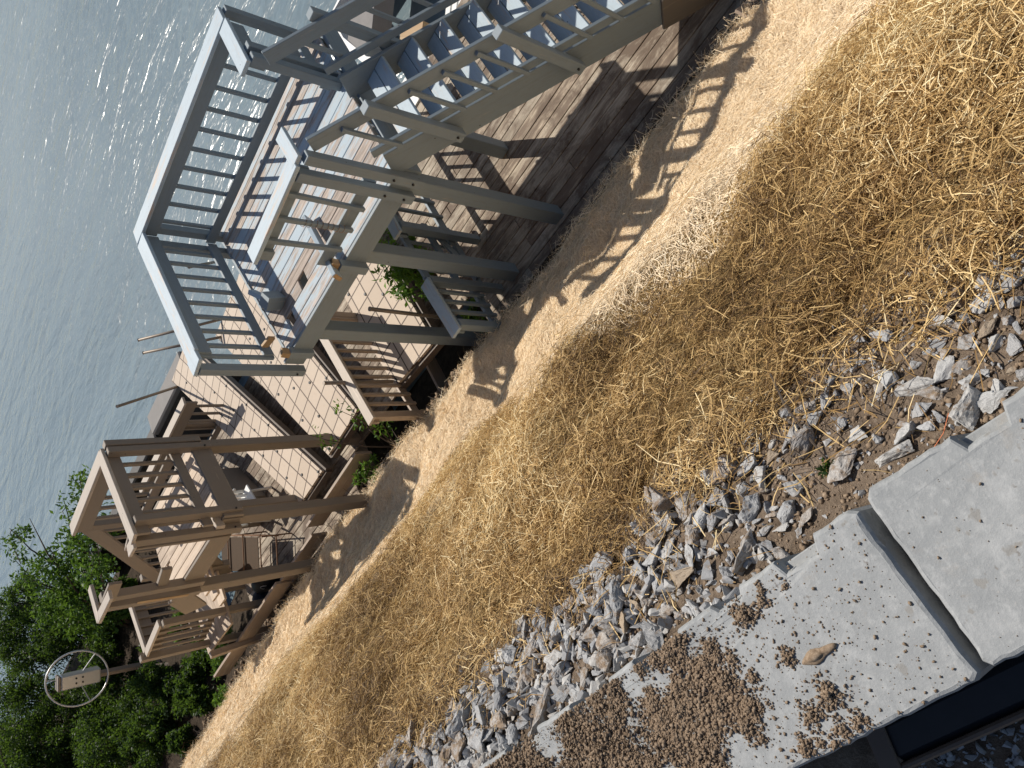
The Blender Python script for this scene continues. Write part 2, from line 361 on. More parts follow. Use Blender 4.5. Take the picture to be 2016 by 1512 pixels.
# ---------------------------------------------------------------- concrete block wall
def block(y0, y1, label, pockets):
    """cast block, plan outline with the cast pockets along its back edge"""
    t_ = thing('concrete_block', label, 'concrete block', (0.03, (y0+y1)/2, -2.05), 'cast blocks of the retaining wall')
    xb, xf = .209, -.138
    poly = [(xf+.012, y0), (xb-.015, y0), (xb, y0+.015)]
    for a, b, dp in pockets: poly += [(xb, a), (xb-dp, a+.012), (xb-dp, b-.012), (xb, b)]
    poly += [(xb, y1-.015), (xb-.015, y1), (xf+.012, y1), (xf, y1-.012), (xf, y0+.012)]
    # split long edges and roughen
    P2 = []
    for i, p in enumerate(poly):
        q = poly[(i+1) % len(poly)]; d = math.dist(p, q); n = max(1, int(d/.02))
        for k in range(n):
            f = k/n; P2.append((p[0]+(q[0]-p[0])*f+random.gauss(0, .0011), p[1]+(q[1]-p[1])*f+random.gauss(0, .0011)))
    bm = bmesh.new(); zt = -1.5
    def ring(off, z):
        n = len(P2); o = []
        for i in range(n):
            a = Vector(P2[i-3]); b = Vector(P2[(i+3) % n]); d = (b-a).normalized(); nrm = Vector((-d.y, d.x))
            o.append(bm.verts.new((P2[i][0]+nrm.x*off, P2[i][1]+nrm.y*off, z+random.gauss(0, .0006))))
        return o
    r0 = ring(0, -2.05); r1 = ring(0, zt-.012); r2 = ring(.0045, zt-.003); r3 = ring(.011, zt)
    n = len(P2)
    for A, B in ((r0, r1), (r1, r2), (r2, r3)):
        for i in range(n): bm.faces.new((A[i], A[(i+1) % n], B[(i+1) % n], B[i]))
    bm.faces.new(r3); bm.faces.new(r0[::-1])
    bmesh.ops.recalc_face_normals(bm, faces=bm.faces)
    me = bpy.data.meshes.new('block_body'); bm.to_mesh(me); bm.free(); me.materials.append(M['concrete'])
    o = bpy.data.objects.new('block_body', me); C.objects.link(o); o.parent = t_; o.location = -WL[t_.name]
    if y0 < -.5: t_.location = (t_.location.x-.013, t_.location.y, t_.location.z); t_.rotation_euler = (0, 0, R(-1.8))
    # shallow ledge half way down the back, seen in the pockets
    mb = MB(); mb.box(xb-.045, xb-.012, y0+.04, y1-.04, -1.80, -1.532, ch=.003); part('back_ledge', mb, M['concrete'], t_)
    return t_
block(-.85, .600, 'near concrete wall block, nearly clean with a few brown soil crumbs', [(-.30, -.18, .03), (.02, .13, .03), (.31, .41, .03)])
block(.622, 2.07, 'far concrete wall block, its top largely heaped with brown soil crumbs', [(.725, .83, .032), (.93, 1.02, .018), (1.13, 1.29, .034), (1.385, 1.545, .034), (1.69, 1.85, .034)])
block(2.11, 3.6, 'end concrete wall block cut off by the edge of the picture', [(2.3, 2.46, .034), (2.6, 2.76, .034)])

# ---------------------------------------------------------------- timber structures
def hole_board(mb, x0, x1, y0, y1, z0, z1, cuts=(), r=None):
    r = random.random(); a = y0
    for (c0, c1) in sorted(cuts):
        mb.box(x0, x1, a, c0, z0, z1, ch=.005, r=r); a = c1
    mb.box(x0, x1, a, y1, z0, z1, ch=.005, r=r)

def rail_run(root, a, b, zcap, zbot, n, mat, capmat, side, cap_w=.19, ext=(0, 0), fasc=.15, bal=.038, skip=(), capang=None, lo=None):
    """guard rail between plan points a and b: cap, fascia board under it, bottom rail, balusters (side: which way is outside)"""
    a = Vector((*a, 0)); b = Vector((*b, 0)); d = (b-a).normalized(); s = Vector((d.y, -d.x, 0))*side
    Z = Vector((0, 0, 1))
    part('rail_cap', MB().beam(a-d*ext[0]+Z*(zcap-.019), b+d*ext[1]+Z*(zcap-.019), cap_w, .038), capmat, root)
    part('rail_fascia', MB().beam(a+Z*(zcap-.04-fasc/2)-s*.03, b+Z*(zcap-.04-fasc/2)-s*.03, .036, fasc), mat, root)
    part('bottom_rail', MB().beam(a+Z*(zbot-.055)-s*.03, b+Z*(zbot-.055)-s*.03, .036, .11), mat, root)
    L = (b-a).length
    for i in range(n):
        if i in skip: continue
        p = a+d*(L*(i+.75)/(n+.5))+s*.008
        part('baluster', MB().beam(p+Z*(zbot-.10), p+Z*(zcap-.05), bal, bal, up=d, ch=.003), mat, root)

def post(root, x, y, z0, z1, w=.089, mat=None, name='rail_post', d=(1, 0, 0), lab=None):
    return part(name, MB().beam((x, y, z0), (x, y, z1), w, w, up=d, ch=.005), mat, root, lab)
def bolt(parent, p, d=(-1, 0, 0)):
    p = Vector(p); d = Vector(d); part('bolt', MB().tube([p, p+d*.012], .011, 8), M['iron'], parent)

B, BLIT = M['blue'], M['bluelit']
ZD = -3.97
np_ = thing('raised_platform', 'grey-blue raised timber platform with broken railings on tall posts', 'platform', (5.9, 4.4, -6.1))
mb = MB(); x = 4.872; i = 0
while x < 7.05:
    ye = 5.47+.17*(x-4.87)+random.uniform(-.01, .01)
    cuts = [(4.72, 4.86)] if i == 2 else ([(5.14, 5.27)] if i == 1 else [])
    hole_board(mb, x, x+.139, 3.10, ye, ZD-.035, ZD+random.uniform(-.002, .002), cuts); x += .1455; i += 1
part('floor', mb, M['bluefloor'], np_)
part('fascia', MB().beam((4.85, 3.08, ZD-.115), (4.85, 5.60, ZD-.115), .038, .22), B, np_)
part('fascia', MB().beam((7.07, 3.08, ZD-.06), (7.07, 5.86, ZD-.06), .038, .10), B, np_)
part('fascia', MB().beam((4.87, 5.545, ZD-.15), (7.05, 5.90, ZD-.15), .038, .20), B, np_)
part('fascia', MB().beam((4.87, 3.075, ZD-.16), (7.05, 3.075, ZD-.16), .038, .22), B, np_)
for yy in (3.7, 4.3, 4.9): part('joist', MB().box(4.90, 7.04, yy-.02, yy+.02, ZD-.22, ZD-.037), B, np_)
for yy, lab in ((3.245, None), (4.10, None), (5.20, None)):
    p_ = part('support_post', MB().beam((4.965, yy, -6.5), (4.965, yy, ZD-.23), .15, .15, up=(1, 0, 0), ch=.008), B, np_)
for yy in (5.6,): part('support_post', MB().beam((6.9, yy, -7.8), (6.9, yy, ZD-.23), .15, .15, up=(1, 0, 0), ch=.008), B, np_)
ZC = -3.05
# lake side, far end, and stub beside the stair
rail_run(np_, (6.885, 3.26), (6.885, 5.84), ZC, -3.78, 10, B, BLIT, 1, cap_w=.20, ext=(.06, .10))
rail_run(np_, (6.80, 5.86), (4.93, 5.62), ZC-.002, -3.78, 8, B, BLIT, 1, cap_w=.20, ext=(-.03, .02))
part('rail_cap', MB().beam((4.95, 5.64, ZC-.018), (4.76, 5.60, ZC-.018), .205, .036), BLIT, np_)
rail_run(np_, (6.79, 3.255), (6.13, 3.245), ZC-.003, -3.78, 2, B, BLIT, 1, cap_w=.16, ext=(-.02, .02))
for (x, y, z0) in ((6.93, 5.80, -4.2), (6.80, 5.93, -4.2), (6.93, 3.20, -4.2), (6.16, 3.16, -4.4), (6.30, 3.15, -4.2)):
    post(np_, x, y, z0, ZC-.045, mat=B)
# far inner corner: two posts down over the fascia, broken rail ends
p_ = post(np_, 4.795, 5.66, -4.21, ZC-.045, mat=B); bolt(p_, (4.749, 5.66, -4.12))
post(np_, 4.93, 5.62, -3.9, ZC-.05, .04, mat=B, name='baluster')
part('split_rail_end', MB().beam((5.02, 5.55, -3.80), (4.99, 5.38, -3.80), .034, .075), M['rawwood'], np_, 'splintered orange wood end of a broken bottom rail')
post(np_, 4.815, 5.40, -4.20, -3.93, mat=B); part('split_post_end', MB().beam((4.80, 5.40, -3.94), (4.82, 5.41, -3.86), .07, .08, up=(1, 0, 0)), M['rawwood'], np_, 'splintered orange top of a snapped railing post')
# bank side: the railing that still stands, cut off short
part('rail_cap', MB().beam((4.845, 3.20, ZC-.019), (4.77, 4.18, ZC-.019), .165, .038), BLIT, np_)
part('rail_cap', MB().beam((4.80, 3.185, ZC-.017), (5.19, 3.21, ZC-.017), .13, .036), BLIT, np_)
part('rail_fascia', MB().beam((4.875, 3.25, ZC-.11), (4.81, 4.10, ZC-.11), .036, .13), B, np_)
part('bottom_rail', MB().beam((4.88, 3.25, -3.80), (4.87, 4.24, -3.80), .036, .13), B, np_)
for k, yy in enumerate((3.52, 3.76, 3.99)):
    xx = 4.822-.03*k*.8
    part('baluster', MB().beam((xx+.02*k, yy, -3.86), (xx, yy-.02, ZC-.06), .04, .04, up=(1, 0, 0), ch=.003), B, np_)
for yy in (3.12, 3.29):
    p_ = post(np_, 4.80, yy, -4.23, ZC-.05, mat=B); bolt(p_, (4.754, yy, -4.12)); bolt(p_, (4.754, yy, -3.92))
post(np_, 4.80, 4.12, -3.23, ZC-.04, .10, mat=B, lab='short hanging stub of a sawn-off railing post')
post(np_, 4.79, 4.16, -4.20, -3.90, mat=B)
part('split_post_end', MB().beam((4.80, 4.16, -3.91), (4.82, 4.17, -3.84), .07, .075, up=(1, 0, 0)), M['rawwood'], np_, 'splintered orange top of a snapped railing post')
# wire wound round one baluster
w_ = []
for k in range(60):
    t_ = k/59; w_.append((4.81+.034*math.cos(k*.9), 3.755+.034*math.sin(k*.9), -3.35-.45*t_))
part('wire', MB().tube(w_, .0025, 4), M['rust'], np_)

fb = thing('fallen_rail_board', 'broken white-edged rail board lying across the raised platform edge', 'board', (5.1, 4.23, -3.95))
part('board', MB().beam((5.55, 4.275, -3.90), (4.655, 4.185, -3.85), .045, .10, up=(0, -.45, 1)), BLIT, fb)
part('split_end', MB().beam((4.657, 4.185, -3.85), (4.648, 4.184, -3.85), .043, .096, up=(0, -.45, 1)), M['rawwood'], fb)
sb = thing('snapped_post_block', 'squat grey-blue post block with a short ledger standing on the raised platform', 'wood block', (5.40, 5.22, -3.97))
part('block', MB().beam((5.38, 5.23, ZD), (5.34, 5.23, ZD+.20), .15, .14, up=(1, .3, 0)), B, sb)
part('ledger', MB().beam((5.46, 5.30, ZD+.12), (5.66, 5.42, ZD+.16), .05, .09), BLIT, sb)

# staircase falling from the platform towards the near side
st = thing('wooden_staircase', 'grey-blue wooden staircase falling from the raised platform to the lower deck', 'staircase', (5.4, 1.5, -6.1))
def zs(y): return -3.89-.795*(3.05-y)
for xx in (4.868, 5.93):
    part('stringer', MB().beam((xx, 3.06, zs(3.06)), (xx, .16, zs(.16)), .04, .275), B, st)
for k in range(11):
    y1 = 2.93-.2545*k; z = -4.045-.1855*k
    mb = MB()
    mb.box(4.892, 5.907, y1-.14, y1-.005, z-.036, z, r=.3); mb.box(4.892, 5.907, y1-.285, y1-.148, z-.036, z, r=.6)
    part('tread', mb, BLIT, st)
for xx, so in ((4.84, -1), (5.97, 1)):
    part('handrail', MB().beam((xx, 3.03, zs(3.03)+.785), (xx, .10, zs(.10)+.785), .038, .135), B, st)
    part('stair_bottom_rail', MB().beam((xx, 2.98, zs(2.98)+.285), (xx, .15, zs(.15)+.285), .038, .075), B, st)
    for y in (2.565, 1.665, .55):
        p_ = post(st, xx+so*.064, y, zs(y)-.04, zs(y)+.93, .092, B, 'newel_post')
        bolt(p_, (xx+so*.111, y, zs(y)+.03), (so, 0, 0))
    y = 2.81
    while y > .2:
        if min(abs(y-q) for q in (2.565, 1.665, .55)) > .09:
            part('baluster', MB().beam((xx+so*.038, y, zs(y)+.23), (xx+so*.038, y, zs(y)+.80), .036, .036, up=(0, 1, 0), ch=.003), B, st)
        y -= .232
part('support_post', MB().beam((6.16, 3.34, -6.2), (6.16, 3.34, -4.2), .15, .15, up=(1, 0, 0), ch=.008), B, st)
part('foot_board', MB().beam((4.836, 1.02, zs(1.02)-.03), (4.836, .0, zs(.0)-.03), .03, .30), M['mudwood'], st, 'muddy brown board along the foot of the stair')

# ---------------------------------------------------------------- lower deck
ld = thing('lower_deck', 'weathered muddy plank deck at the foot of the bank beside the lake', 'deck', (6.4, 5, -6.2))
mb = MB(); x = 4.70; ZL = -6.2
while x < 8.05:
    y = -2.5+random.uniform(-1, 0)
    while y < 12.2:
        L = random.uniform(2.6, 4.2); ye = min(y+L-.006, 12.2)
        for (s0, s1) in ([(y, min(ye, 4.75)), (max(y, 8.25), ye)] if x < 5.22 else [(y, ye)]):
            if s1-s0 > .05: mb.box(x, x+.136, s0, s1, ZL-.036, ZL+random.uniform(-.003, .003))
        y += L
    x += .144
part('floor', mb, M['deckfloor'], ld)
for yy in (-2, 0, 2, 4, 6, 8, 10, 12): part('joist', MB().box(4.72, 8.04, yy-.02, yy+.02, ZL-.24, ZL-.04), M['plank'], ld)
for yy in (-1, 2.5, 6, 9.5, 12): part('support_post', MB().beam((7.9, yy, -9), (7.9, yy, ZL-.24), .14, .14, up=(1, 0, 0)), M['plank'], ld)
# waterside guard rail of the deck's far end
T, TLIT = M['tan'], M['tanlit']
wr = thing('waterside_railing', 'tan guard railing along the lake edge behind the tiled dock sections', 'railing', (7.85, 10.6, -6.0))
rail_run(wr, (7.85, 10.05), (7.80, 12.6), -5.08, -5.85, 12, T, TLIT, 1, cap_w=.16, fasc=.19)
for yy in (10.75, 11.6, 12.6): post(wr, 7.90, yy, -6.2, -5.12, mat=T)
# guard rail across the deck under the raised platform, with a gate in it
r1 = thing('low_railing', 'short grey-blue railing end with a straw-strewn cap at the foot of the bank', 'railing', (4.6, 4.33, -6.0))
rail_run(r1, (4.95, 4.40), (4.26, 4.36), -5.12, -5.78, 4, B, BLIT, -1, cap_w=.15, ext=(.02, .05), fasc=.13)
post(r1, 4.29, 4.31, -6.2, -5.16, mat=B); post(r1, 4.95, 4.36, -6.2, -5.16, mat=B)
r2 = thing('gate_side_railing', 'grey-blue railing with a rounded white cap end seen below the raised platform', 'railing', (6.6, 4.33, -6.0))
rail_run(r2, (5.62, 4.33), (7.7, 4.33), -5.02, -5.78, 8, B, BLIT, 1, cap_w=.14, ext=(.03, .02), fasc=.14)
post(r2, 5.68, 4.28, -6.2, -5.06, mat=B); post(r2, 7.6, 4.28, -6.2, -5.06, mat=B)
gt = thing('deck_gate', 'braced grey-blue gate of thin balusters beneath the raised platform', 'gate', (5.5, 4.40, -6.0))
for z in (-5.62, -5.95): part('gate_rail', MB().beam((5.98, 4.42, z), (5.02, 4.40, z), .04, .085), B, gt)
part('gate_rail', MB().beam((5.98, 4.42, -5.2), (5.02, 4.40, -5.2), .04, .085), B, gt)
part('gate_brace', MB().beam((5.86, 4.375, -5.64), (5.10, 4.365, -5.93), .03, .085), B, gt)
for k in range(7): part('baluster', MB().beam((5.95-.145*k, 4.45, -5.98), (5.95-.145*k, 4.45, -5.2), .032, .032, up=(1, 0, 0)), B, gt)
r3 = thing('bare_wood_railing', 'weathered bare-wood railing standing between two tiled dock sections', 'railing', (5.3, 6.25, -6.0))
rail_run(r3, (6.35, 6.33), (4.42, 6.10), -5.12, -5.80, 12, M['plank'], M['tanlit'], -1, cap_w=.14, fasc=.09)
post(r3, 4.50, 6.11, -6.4, -5.16, mat=M['plank']); post(r3, 6.3, 6.33, -6.2, -5.16, mat=M['plank'])

# dock sections laid up on the deck
def dock(label, c4, z, th=.15):
    """c4: plan corners: shore-near, shore-far, lake-far, lake-near"""
    q = [Vector((x, y, 0)) for x, y in c4]; o = sum(q, Vector())/4
    t_ = thing('dock_section', label, 'dock section', (o.x, o.y, z-th), 'tiled dock sections laid up on the lower deck')
    ex = (q[3]-q[0]).normalized(); ey = Vector((-ex.y, ex.x, 0))
    bc = [((p-q[0]).dot(ex)-.06, (p-q[0]).dot(ey)-.06, 0) for p in q]
    if any(b[1] < -.5 for b in bc): bc = [(b[0], -b[1], 0) for b in bc]
    mb = MB(); vs = [(p.x, p.y, z) for p in q]+[(p.x, p.y, z-.04) for p in q]
    mb.add(vs, [(0, 1, 2, 3), (7, 6, 5, 4), (0, 4, 5, 1), (1, 5, 6, 2), (2, 6, 7, 3), (3, 7, 4, 0)], bc+bc, .5)
    part('tile_top', mb, M['tiles'], t_)
    ct = o
    for i in range(4):
        a, b = q[i], q[(i+1) % 4]; inn = (ct-(a+b)/2); dd = (b-a).normalized(); inn -= dd*inn.dot(dd); inn.normalize()
        zz = Vector((0, 0, z-.045-(th-.045)/2))
        part('frame_beam', MB().beam(a-inn*.02+zz-dd*.02, b-inn*.02+zz+dd*.02, .05, th-.045), M['brownwood'], t_)
    # hold-down clips on alternate seam crossings
    L = (q[3]-q[0]).length; W = (q[1]-q[0]).length; sg = 1 if (q[1]-q[0]).dot(ey) > 0 else -1
    for i in range(0, int(L/.265)+1):
        for j in range(0, int(W/.265)+2):
            if (i+2*j) % 3 == 0:
                u_, v_ = .06+.265*i, .06+.265*j
                f = u_/L; g_ = v_/W
                if f > .99 or g_ > .99: continue
                p = q[0].lerp(q[3], f).lerp(q[1].lerp(q[2], f), g_)
                part('clip', MB().tube([(p.x, p.y, z-.005), (p.x, p.y, z+.012)], .021, 7), M['iron'], t_)
    return t_
dock('longest beige tiled dock section with its end out over the water', [(5.20, 8.30), (5.17, 9.09), (9.58, 11.66), (9.72, 10.75)], -5.80)
dock('middle beige tiled dock section beside the dark gap, between railing and longest section', [(5.28, 7.02), (5.24, 7.97), (8.9, 9.62), (9.1, 8.20)], -5.76)
dock('beige tiled dock section lying under the posts of the raised platform', [(4.95, 5.28), (5.02, 6.22), (8.3, 6.45), (8.3, 5.45)], -5.79)
kb = thing('yellow_crate_board', 'yellowish wooden board in the dark gap between two dock sections', 'board', (7.2, 8.95, -6.0))
part('board', MB().beam((6.3, 8.50, -5.93), (7.9, 9.18, -5.88), .10, .12), M['rawwood'], kb)

def pipe(a, b, label, r=.024):
    t_ = thing('dock_pipe', label, 'pipe', b, 'steel dock pipes'); a = Vector(a); b = Vector(b)
    part('tube', MB().tube([b, a], r, 10), M['steel'], t_, smooth=True)
    d = (a-b).normalized(); part('end_rim', MB().tube([a-d*.012, a+d*.002], r*1.15, 10), M['steel'], t_)
pipe((8.26, 10.70, -4.33), (9.35, 11.537, -5.82), 'bent-back rusty pipe at the lake tip of the longest dock section')
pipe((9.19, 10.12, -4.70), (8.95, 9.20, -5.86), 'upper of two close pipes rising over the water beside the railing corner')
pipe((8.98, 10.20, -4.75), (8.72, 9.40, -5.86), 'lower of two close pipes rising over the water beside the railing corner')
pipe((9.20, 8.39, -5.0), (9.95, 8.87, -5.86), 'pipe seen between the balusters in front of the water')
pipe((5.16, 5.04, -4.86), (5.137, 5.071, -6.0), 'pipe standing in front of the tiled section under the raised platform')
pipe((5.12, 6.26, -4.85), (5.102, 6.20, -6.0), 'pipe standing in front of the bare-wood railing')

# ---------------------------------------------------------------- far tan platform
fp = thing('tan_platform', 'tan raised timber landing with broken railings further along the bank', 'platform', (4.75, 8.4, -6.1))
ZF = -3.75
mb = MB(); x = 4.17
def fy0(x): return 7.385+.235*(x-4.15)
while x < 5.28:
    hole_board(mb, x, x+.118, fy0(x), 9.28, ZF-.034, ZF, [(8.98, 9.10)] if 4.3 < x < 4.42 else []); x += .124
part('floor', mb, M['tanfloor'], fp)
part('fascia', MB().beam((4.13, 7.36, ZF-.12), (5.28, 7.63, ZF-.12), .038, .235), T, fp)
part('fascia', MB().beam((4.14, 7.40, ZF-.12), (4.14, 9.28, ZF-.12), .038, .235), T, fp)
part('fascia', MB().beam((5.30, 7.66, ZF-.12), (5.30, 9.28, ZF-.12), .038, .235), T, fp)
part('inner_beam', MB().beam((4.2, 7.55, ZF-.22), (5.28, 7.80, ZF-.22), .06, .2), T, fp)
for (x, y, zb) in ((5.36, 7.78, -6.2), (4.20, 7.50, -6.5), (4.19, 9.10, -6.5), (5.30, 9.2, -6.2)):
    part('support_post', MB().beam((x, y, zb), (x, y, ZF-.05), .13, .13, up=(1, .23, 0), ch=.008), T, fp)
ZFC = -2.80
# near end rail and lake side rail
rail_run(fp, (5.25, 7.70), (4.06, 7.42), ZFC, -3.52, 6, T, TLIT, 1, cap_w=.15, ext=(.06, .03), fasc=.14)
rail_run(fp, (5.26, 7.74), (5.20, 9.10), ZFC-.002, -3.52, 6, T, TLIT, 1, cap_w=.16, ext=(.05, .04), fasc=.17)
for (x, y, z0) in ((5.24, 7.60, -3.98), (5.36, 7.64, -3.9), (4.22, 7.37, -3.98), (4.07, 7.52, -3.98), (5.22, 9.12, -3.98)):
    p_ = post(fp, x, y, z0, ZFC-.045, mat=T, d=(1, .23, 0))
    if z0 < -3.95: bolt(p_, (x-.015, y-.05, z0+.08), (0, -1, 0))
part('end_block', MB().beam((4.05, 7.43, ZF+.03), (4.30, 7.50, ZF+.03), .05, .10), TLIT, fp)
part('broken_cap', MB().beam((4.03, 7.46, ZFC-.03), (4.06, 7.70, ZFC-.05), .13, .034), TLIT, fp, 'split stub of the broken rail cap')
part('broken_cap', MB().beam((4.16, 7.60, ZFC-.045), (4.20, 7.88, ZFC-.10), .07, .034, up=(.3, 0, 1)), TLIT, fp)
part('split_rail_end', MB().beam((4.20, 7.62, -3.66), (4.18, 7.76, -3.66), .05, .11), M['rawwood'], fp, 'yellow broken end of a bottom rail')
for k in range(2): part('baluster', MB().beam((4.10, 7.62+.11*k, -3.95), (4.10, 7.62+.11*k, ZFC-.06), .036, .036, up=(1, 0, 0)), T, fp)
# standing broken corner with its V of rail caps
for (x, y) in ((4.09, 8.98), (4.12, 8.80)):
    post(fp, x, y, -4.0, ZFC-.045, .10, T, 'corner_post')
part('split_face', MB().beam((4.035, 8.97, -3.85), (4.037, 8.93, -3.25), .006, .05, up=(0, 1, 0), ch=.001), M['rawwood'], fp, 'long orange split down the corner post')
part('rail_cap', MB().beam((4.34, 8.95, ZFC-.019), (3.90, 8.90, ZFC-.019), .11, .038), TLIT, fp)
part('rail_cap', MB().beam((3.95, 8.40, ZFC-.021), (3.93, 8.93, ZFC-.021), .11, .038), TLIT, fp)
part('rail_stub', MB().beam((4.10, 8.45, ZFC-.11), (4.06, 8.80, ZFC-.11), .036, .14), T, fp)
part('rail_stub', MB().beam((4.12, 8.82, -3.50), (4.20, 8.50, -3.50), .05, .12), T, fp)
# flight down to the lower landing
fs = thing('tan_staircase', 'tan staircase with a railed lower landing beyond the tan platform', 'staircase', (4.75, 11, -6.2))
def zf(y): return -3.80-.80*(y-9.2)
for xx, ye in ((4.17, 9.72), (5.30, 11.25)): part('stringer', MB().beam((xx, 9.30, zf(9.30)), (xx, ye, zf(ye)), .04, .29), T, fs)
for k in range(8):
    y = 9.36+.235*k; part('tread', MB().box(4.20 if k < 2 else 4.78, 5.27, y, y+.25, -3.95-.188*k, -3.91-.188*k), M['tanfloor'], fs)
part('handrail', MB().beam((5.26, 9.15, -2.97), (5.26, 11.2, -4.55), .05, .17), T, fs)
part('stair_bottom_rail', MB().beam((5.26, 9.25, -3.60), (5.26, 11.15, -5.12), .04, .10), T, fs)
for k in range(8):
    y = 9.4+.22*k; part('baluster', MB().beam((5.29, y, zf(y)+.12), (5.29, y, zf(y)+.80), .036, .036, up=(0, 1, 0)), T, fs)
part('newel_post', MB().beam((5.30, 10.9, -5.4), (5.30, 10.9, -4.1), .10, .10, up=(1, 0, 0)), T, fs)
part('landing_floor', MB().box(4.45, 5.55, 11.2, 12.25, -5.34, -5.30), M['tanfloor'], fs)
ZLc = -4.32
rail_run(fs, (5.50, 12.20), (4.66, 12.06), ZLc, -5.10, 5, T, TLIT, -1, cap_w=.12, fasc=.20)
rail_run(fs, (4.62, 12.06), (4.74, 11.30), ZLc-.002, -5.12, 5, T, TLIT, 1, cap_w=.12, fasc=.18)
for (x, y, z1) in ((4.58, 12.12, ZLc+.06), (4.70, 11.26, ZLc-.04), (5.5, 12.25, ZLc-.04)):
    part('landing_post', MB().beam((x, y, -6.4), (x, y, z1), .10, .10, up=(1, 0, 0), ch=.006), T, fs)
# retaining boards along the foot of the bank
for i, (a, b, lab) in enumerate((((4.80, 7.30, -5.80), (4.72, 8.95, -5.80), 'tan retaining board with a bright top edge in front of the tan platform posts'),
                    ((4.60, 9.00, -5.86), (4.55, 10.2, -5.86), 'dull retaining board between the two front posts of the tan platform'),
                    ((4.52, 10.2, -5.78), (4.36, 13.1, -5.78), 'long pale retaining board running on past the tan staircase'))):
    solo('retaining_board', MB().beam(a, b, .045, .26), M['plank'], lab, 'board', 'retaining boards along the bank foot')
solo('wooden_stake', MB().beam((4.40, 11.85, -6.3), (4.34, 12.0, -5.22), .10, .10, up=(1, 0, 0), ch=.006), M['plank'], 'leaning square wooden stake behind the long retaining board', 'stake')
solo('leaning_board', MB().beam((4.62, .25, -6.3), (4.30, .62, -5.70), .03, .14, up=(1, 0, 0)), M['plank'], 'short sunlit board leaning on the straw beside the staircase foot', 'board')
solo('brown_timber_end', MB().beam((4.05, .15, -5.75), (4.35, .52, -5.80), .14, .14), M['brownwood'], 'dark brown timber end at the straw edge by the picture border', 'timber')
solo('brick', MB().beam((4.42, 3.78, -5.98), (4.50, 3.98, -5.97), .10, .07), M['plank'], 'brown brick-like block in the dirt below the straw-strewn railing cap', 'brick')
# bench-like box in the shade of the tan platform
bx = thing('plank_box', 'tan plank box seat in the shade under the tan platform', 'box seat', (6.6, 10.9, -6.0))
part('front_panel', MB().beam((6.0, 10.20, -5.78), (6.95, 10.75, -5.78), .04, .42), T, bx)
part('lid', MB().beam((6.1, 10.55, -5.54), (7.0, 11.1, -5.54), .55, .04), T, bx)
part('side_panel', MB().beam((6.0, 10.2, -5.78), (5.75, 10.7, -5.78), .04, .42), T, bx)

# chairs on the lower deck
wc = thing('plastic_chair', 'white plastic chair half hidden behind a tan platform post', 'chair', (5.85, 10.0, -6.0))
def tub(pts, r, n=8): return MB().tube(pts, r, n)
def P(x, y, z): return (5.85+x, 10.0+y, -6.0+z)
part('seat', MB().beam(P(-.22, .05, .40), P(.22, .15, .42), .42, .03), M['plastic'], wc)
bk = [P(-.24, .0, .40), P(-.20, -.02, .75), P(-.08, -.02, .86), P(.10, .03, .86), P(.22, .08, .75), P(.24, .10, .40)]
part('back_frame', tub(bk, .028), M['plastic'], wc, smooth=True)
for k in range(4): part('back_slat', MB().beam(P(-.13+.09*k, -.01+.025*k, .42), P(-.13+.09*k, -.01+.025*k, .84), .05, .012, up=(.3, 1, 0)), M['plastic'], wc)
for sx in (-.2, .2):
    for sy in (0, .36): part('leg', tub([P(sx, sy, 0), P(sx*.9, sy*.9+.02, .40)], .022), M['plastic'], wc)
    part('armrest', tub([P(sx*1.15, 0, .62), P(sx*1.2, .34, .62), P(sx*1.1, .38, .40)], .022), M['plastic'], wc, smooth=True)
rc = thing('folding_chair', 'rusty brown folding lounge chair with woven panel behind the tan platform posts', 'chair', (5.2, 10.5, -6.0))
def Q(u, v, z): # u along the chair, v across
    d = Vector((-.55, -.84, 0)).normalized(); e = Vector((.84, -.55, 0)); return Vector((5.62, 11.15, -6.0))+d*u+e*v+Vector((0, 0, z))
for a, b, rad in (((0, -.30), (1.45, -.30), .014), ((0, .30), (1.45, .30), .014)):
    part('side_tube', MB().tube([Q(a[0]+.12, a[1], .62), Q(.9, b[1], .42), Q(b[0], b[1], .30)], rad), M['rust'], rc, smooth=True)
part('head_tube', MB().tube([Q(.12, -.30, .62), Q(.02, -.26, .64), Q(0, 0, .645), Q(.02, .26, .64), Q(.12, .30, .62)], .014), M['rust'], rc, smooth=True)
part('woven_panel', MB().beam(Q(.10, 0, .60), Q(.98, 0, .40), .54, .012), M['wicker'], rc)
for u, z in ((.30, .585), (.66, .50), (1.05, .40), (1.40, .31)): part('cross_bar', MB().tube([Q(u, -.31, z), Q(u, .31, z)], .011), M['rust'], rc)
for u in (.35, 1.2):
    for v in (-.29, .29): part('leg', MB().tube([Q(u, v, .45), Q(u+.1, v, .0)], .012), M['rust'], rc)
bb = thing('black_bag', 'dark blue-black bag with a pale ring mark behind a tan stair post', 'bag', (4.85, 10.75, -6.0))
def blob(cx, cy, cz, sx, sy, sz, seed=0, n=2, amp=.12):
    bm = bmesh.new(); bmesh.ops.create_icosphere(bm, subdivisions=n+1, radius=1); rr = random.Random(seed)
    a, b, c_ = rr.uniform(0, 6), rr.uniform(0, 6), rr.uniform(0, 6); mb = MB(); vs = []
    for v in bm.verts:
        k = 1+amp*(math.sin(v.co.x*3+a)+math.sin(v.co.y*4+b)+math.sin(v.co.z*3.5+c_))/2
        vs.append((cx+v.co.x*sx*k, cy+v.co.y*sy*k, cz+v.co.z*sz*k))
    mb.add(vs, [[q.index for q in f.verts] for f in bm.faces], vs, .5); bm.free(); return mb
part('body', blob(4.85, 10.75, -5.80, .17, .30, .22, 3), M['black'], bb, smooth=True)
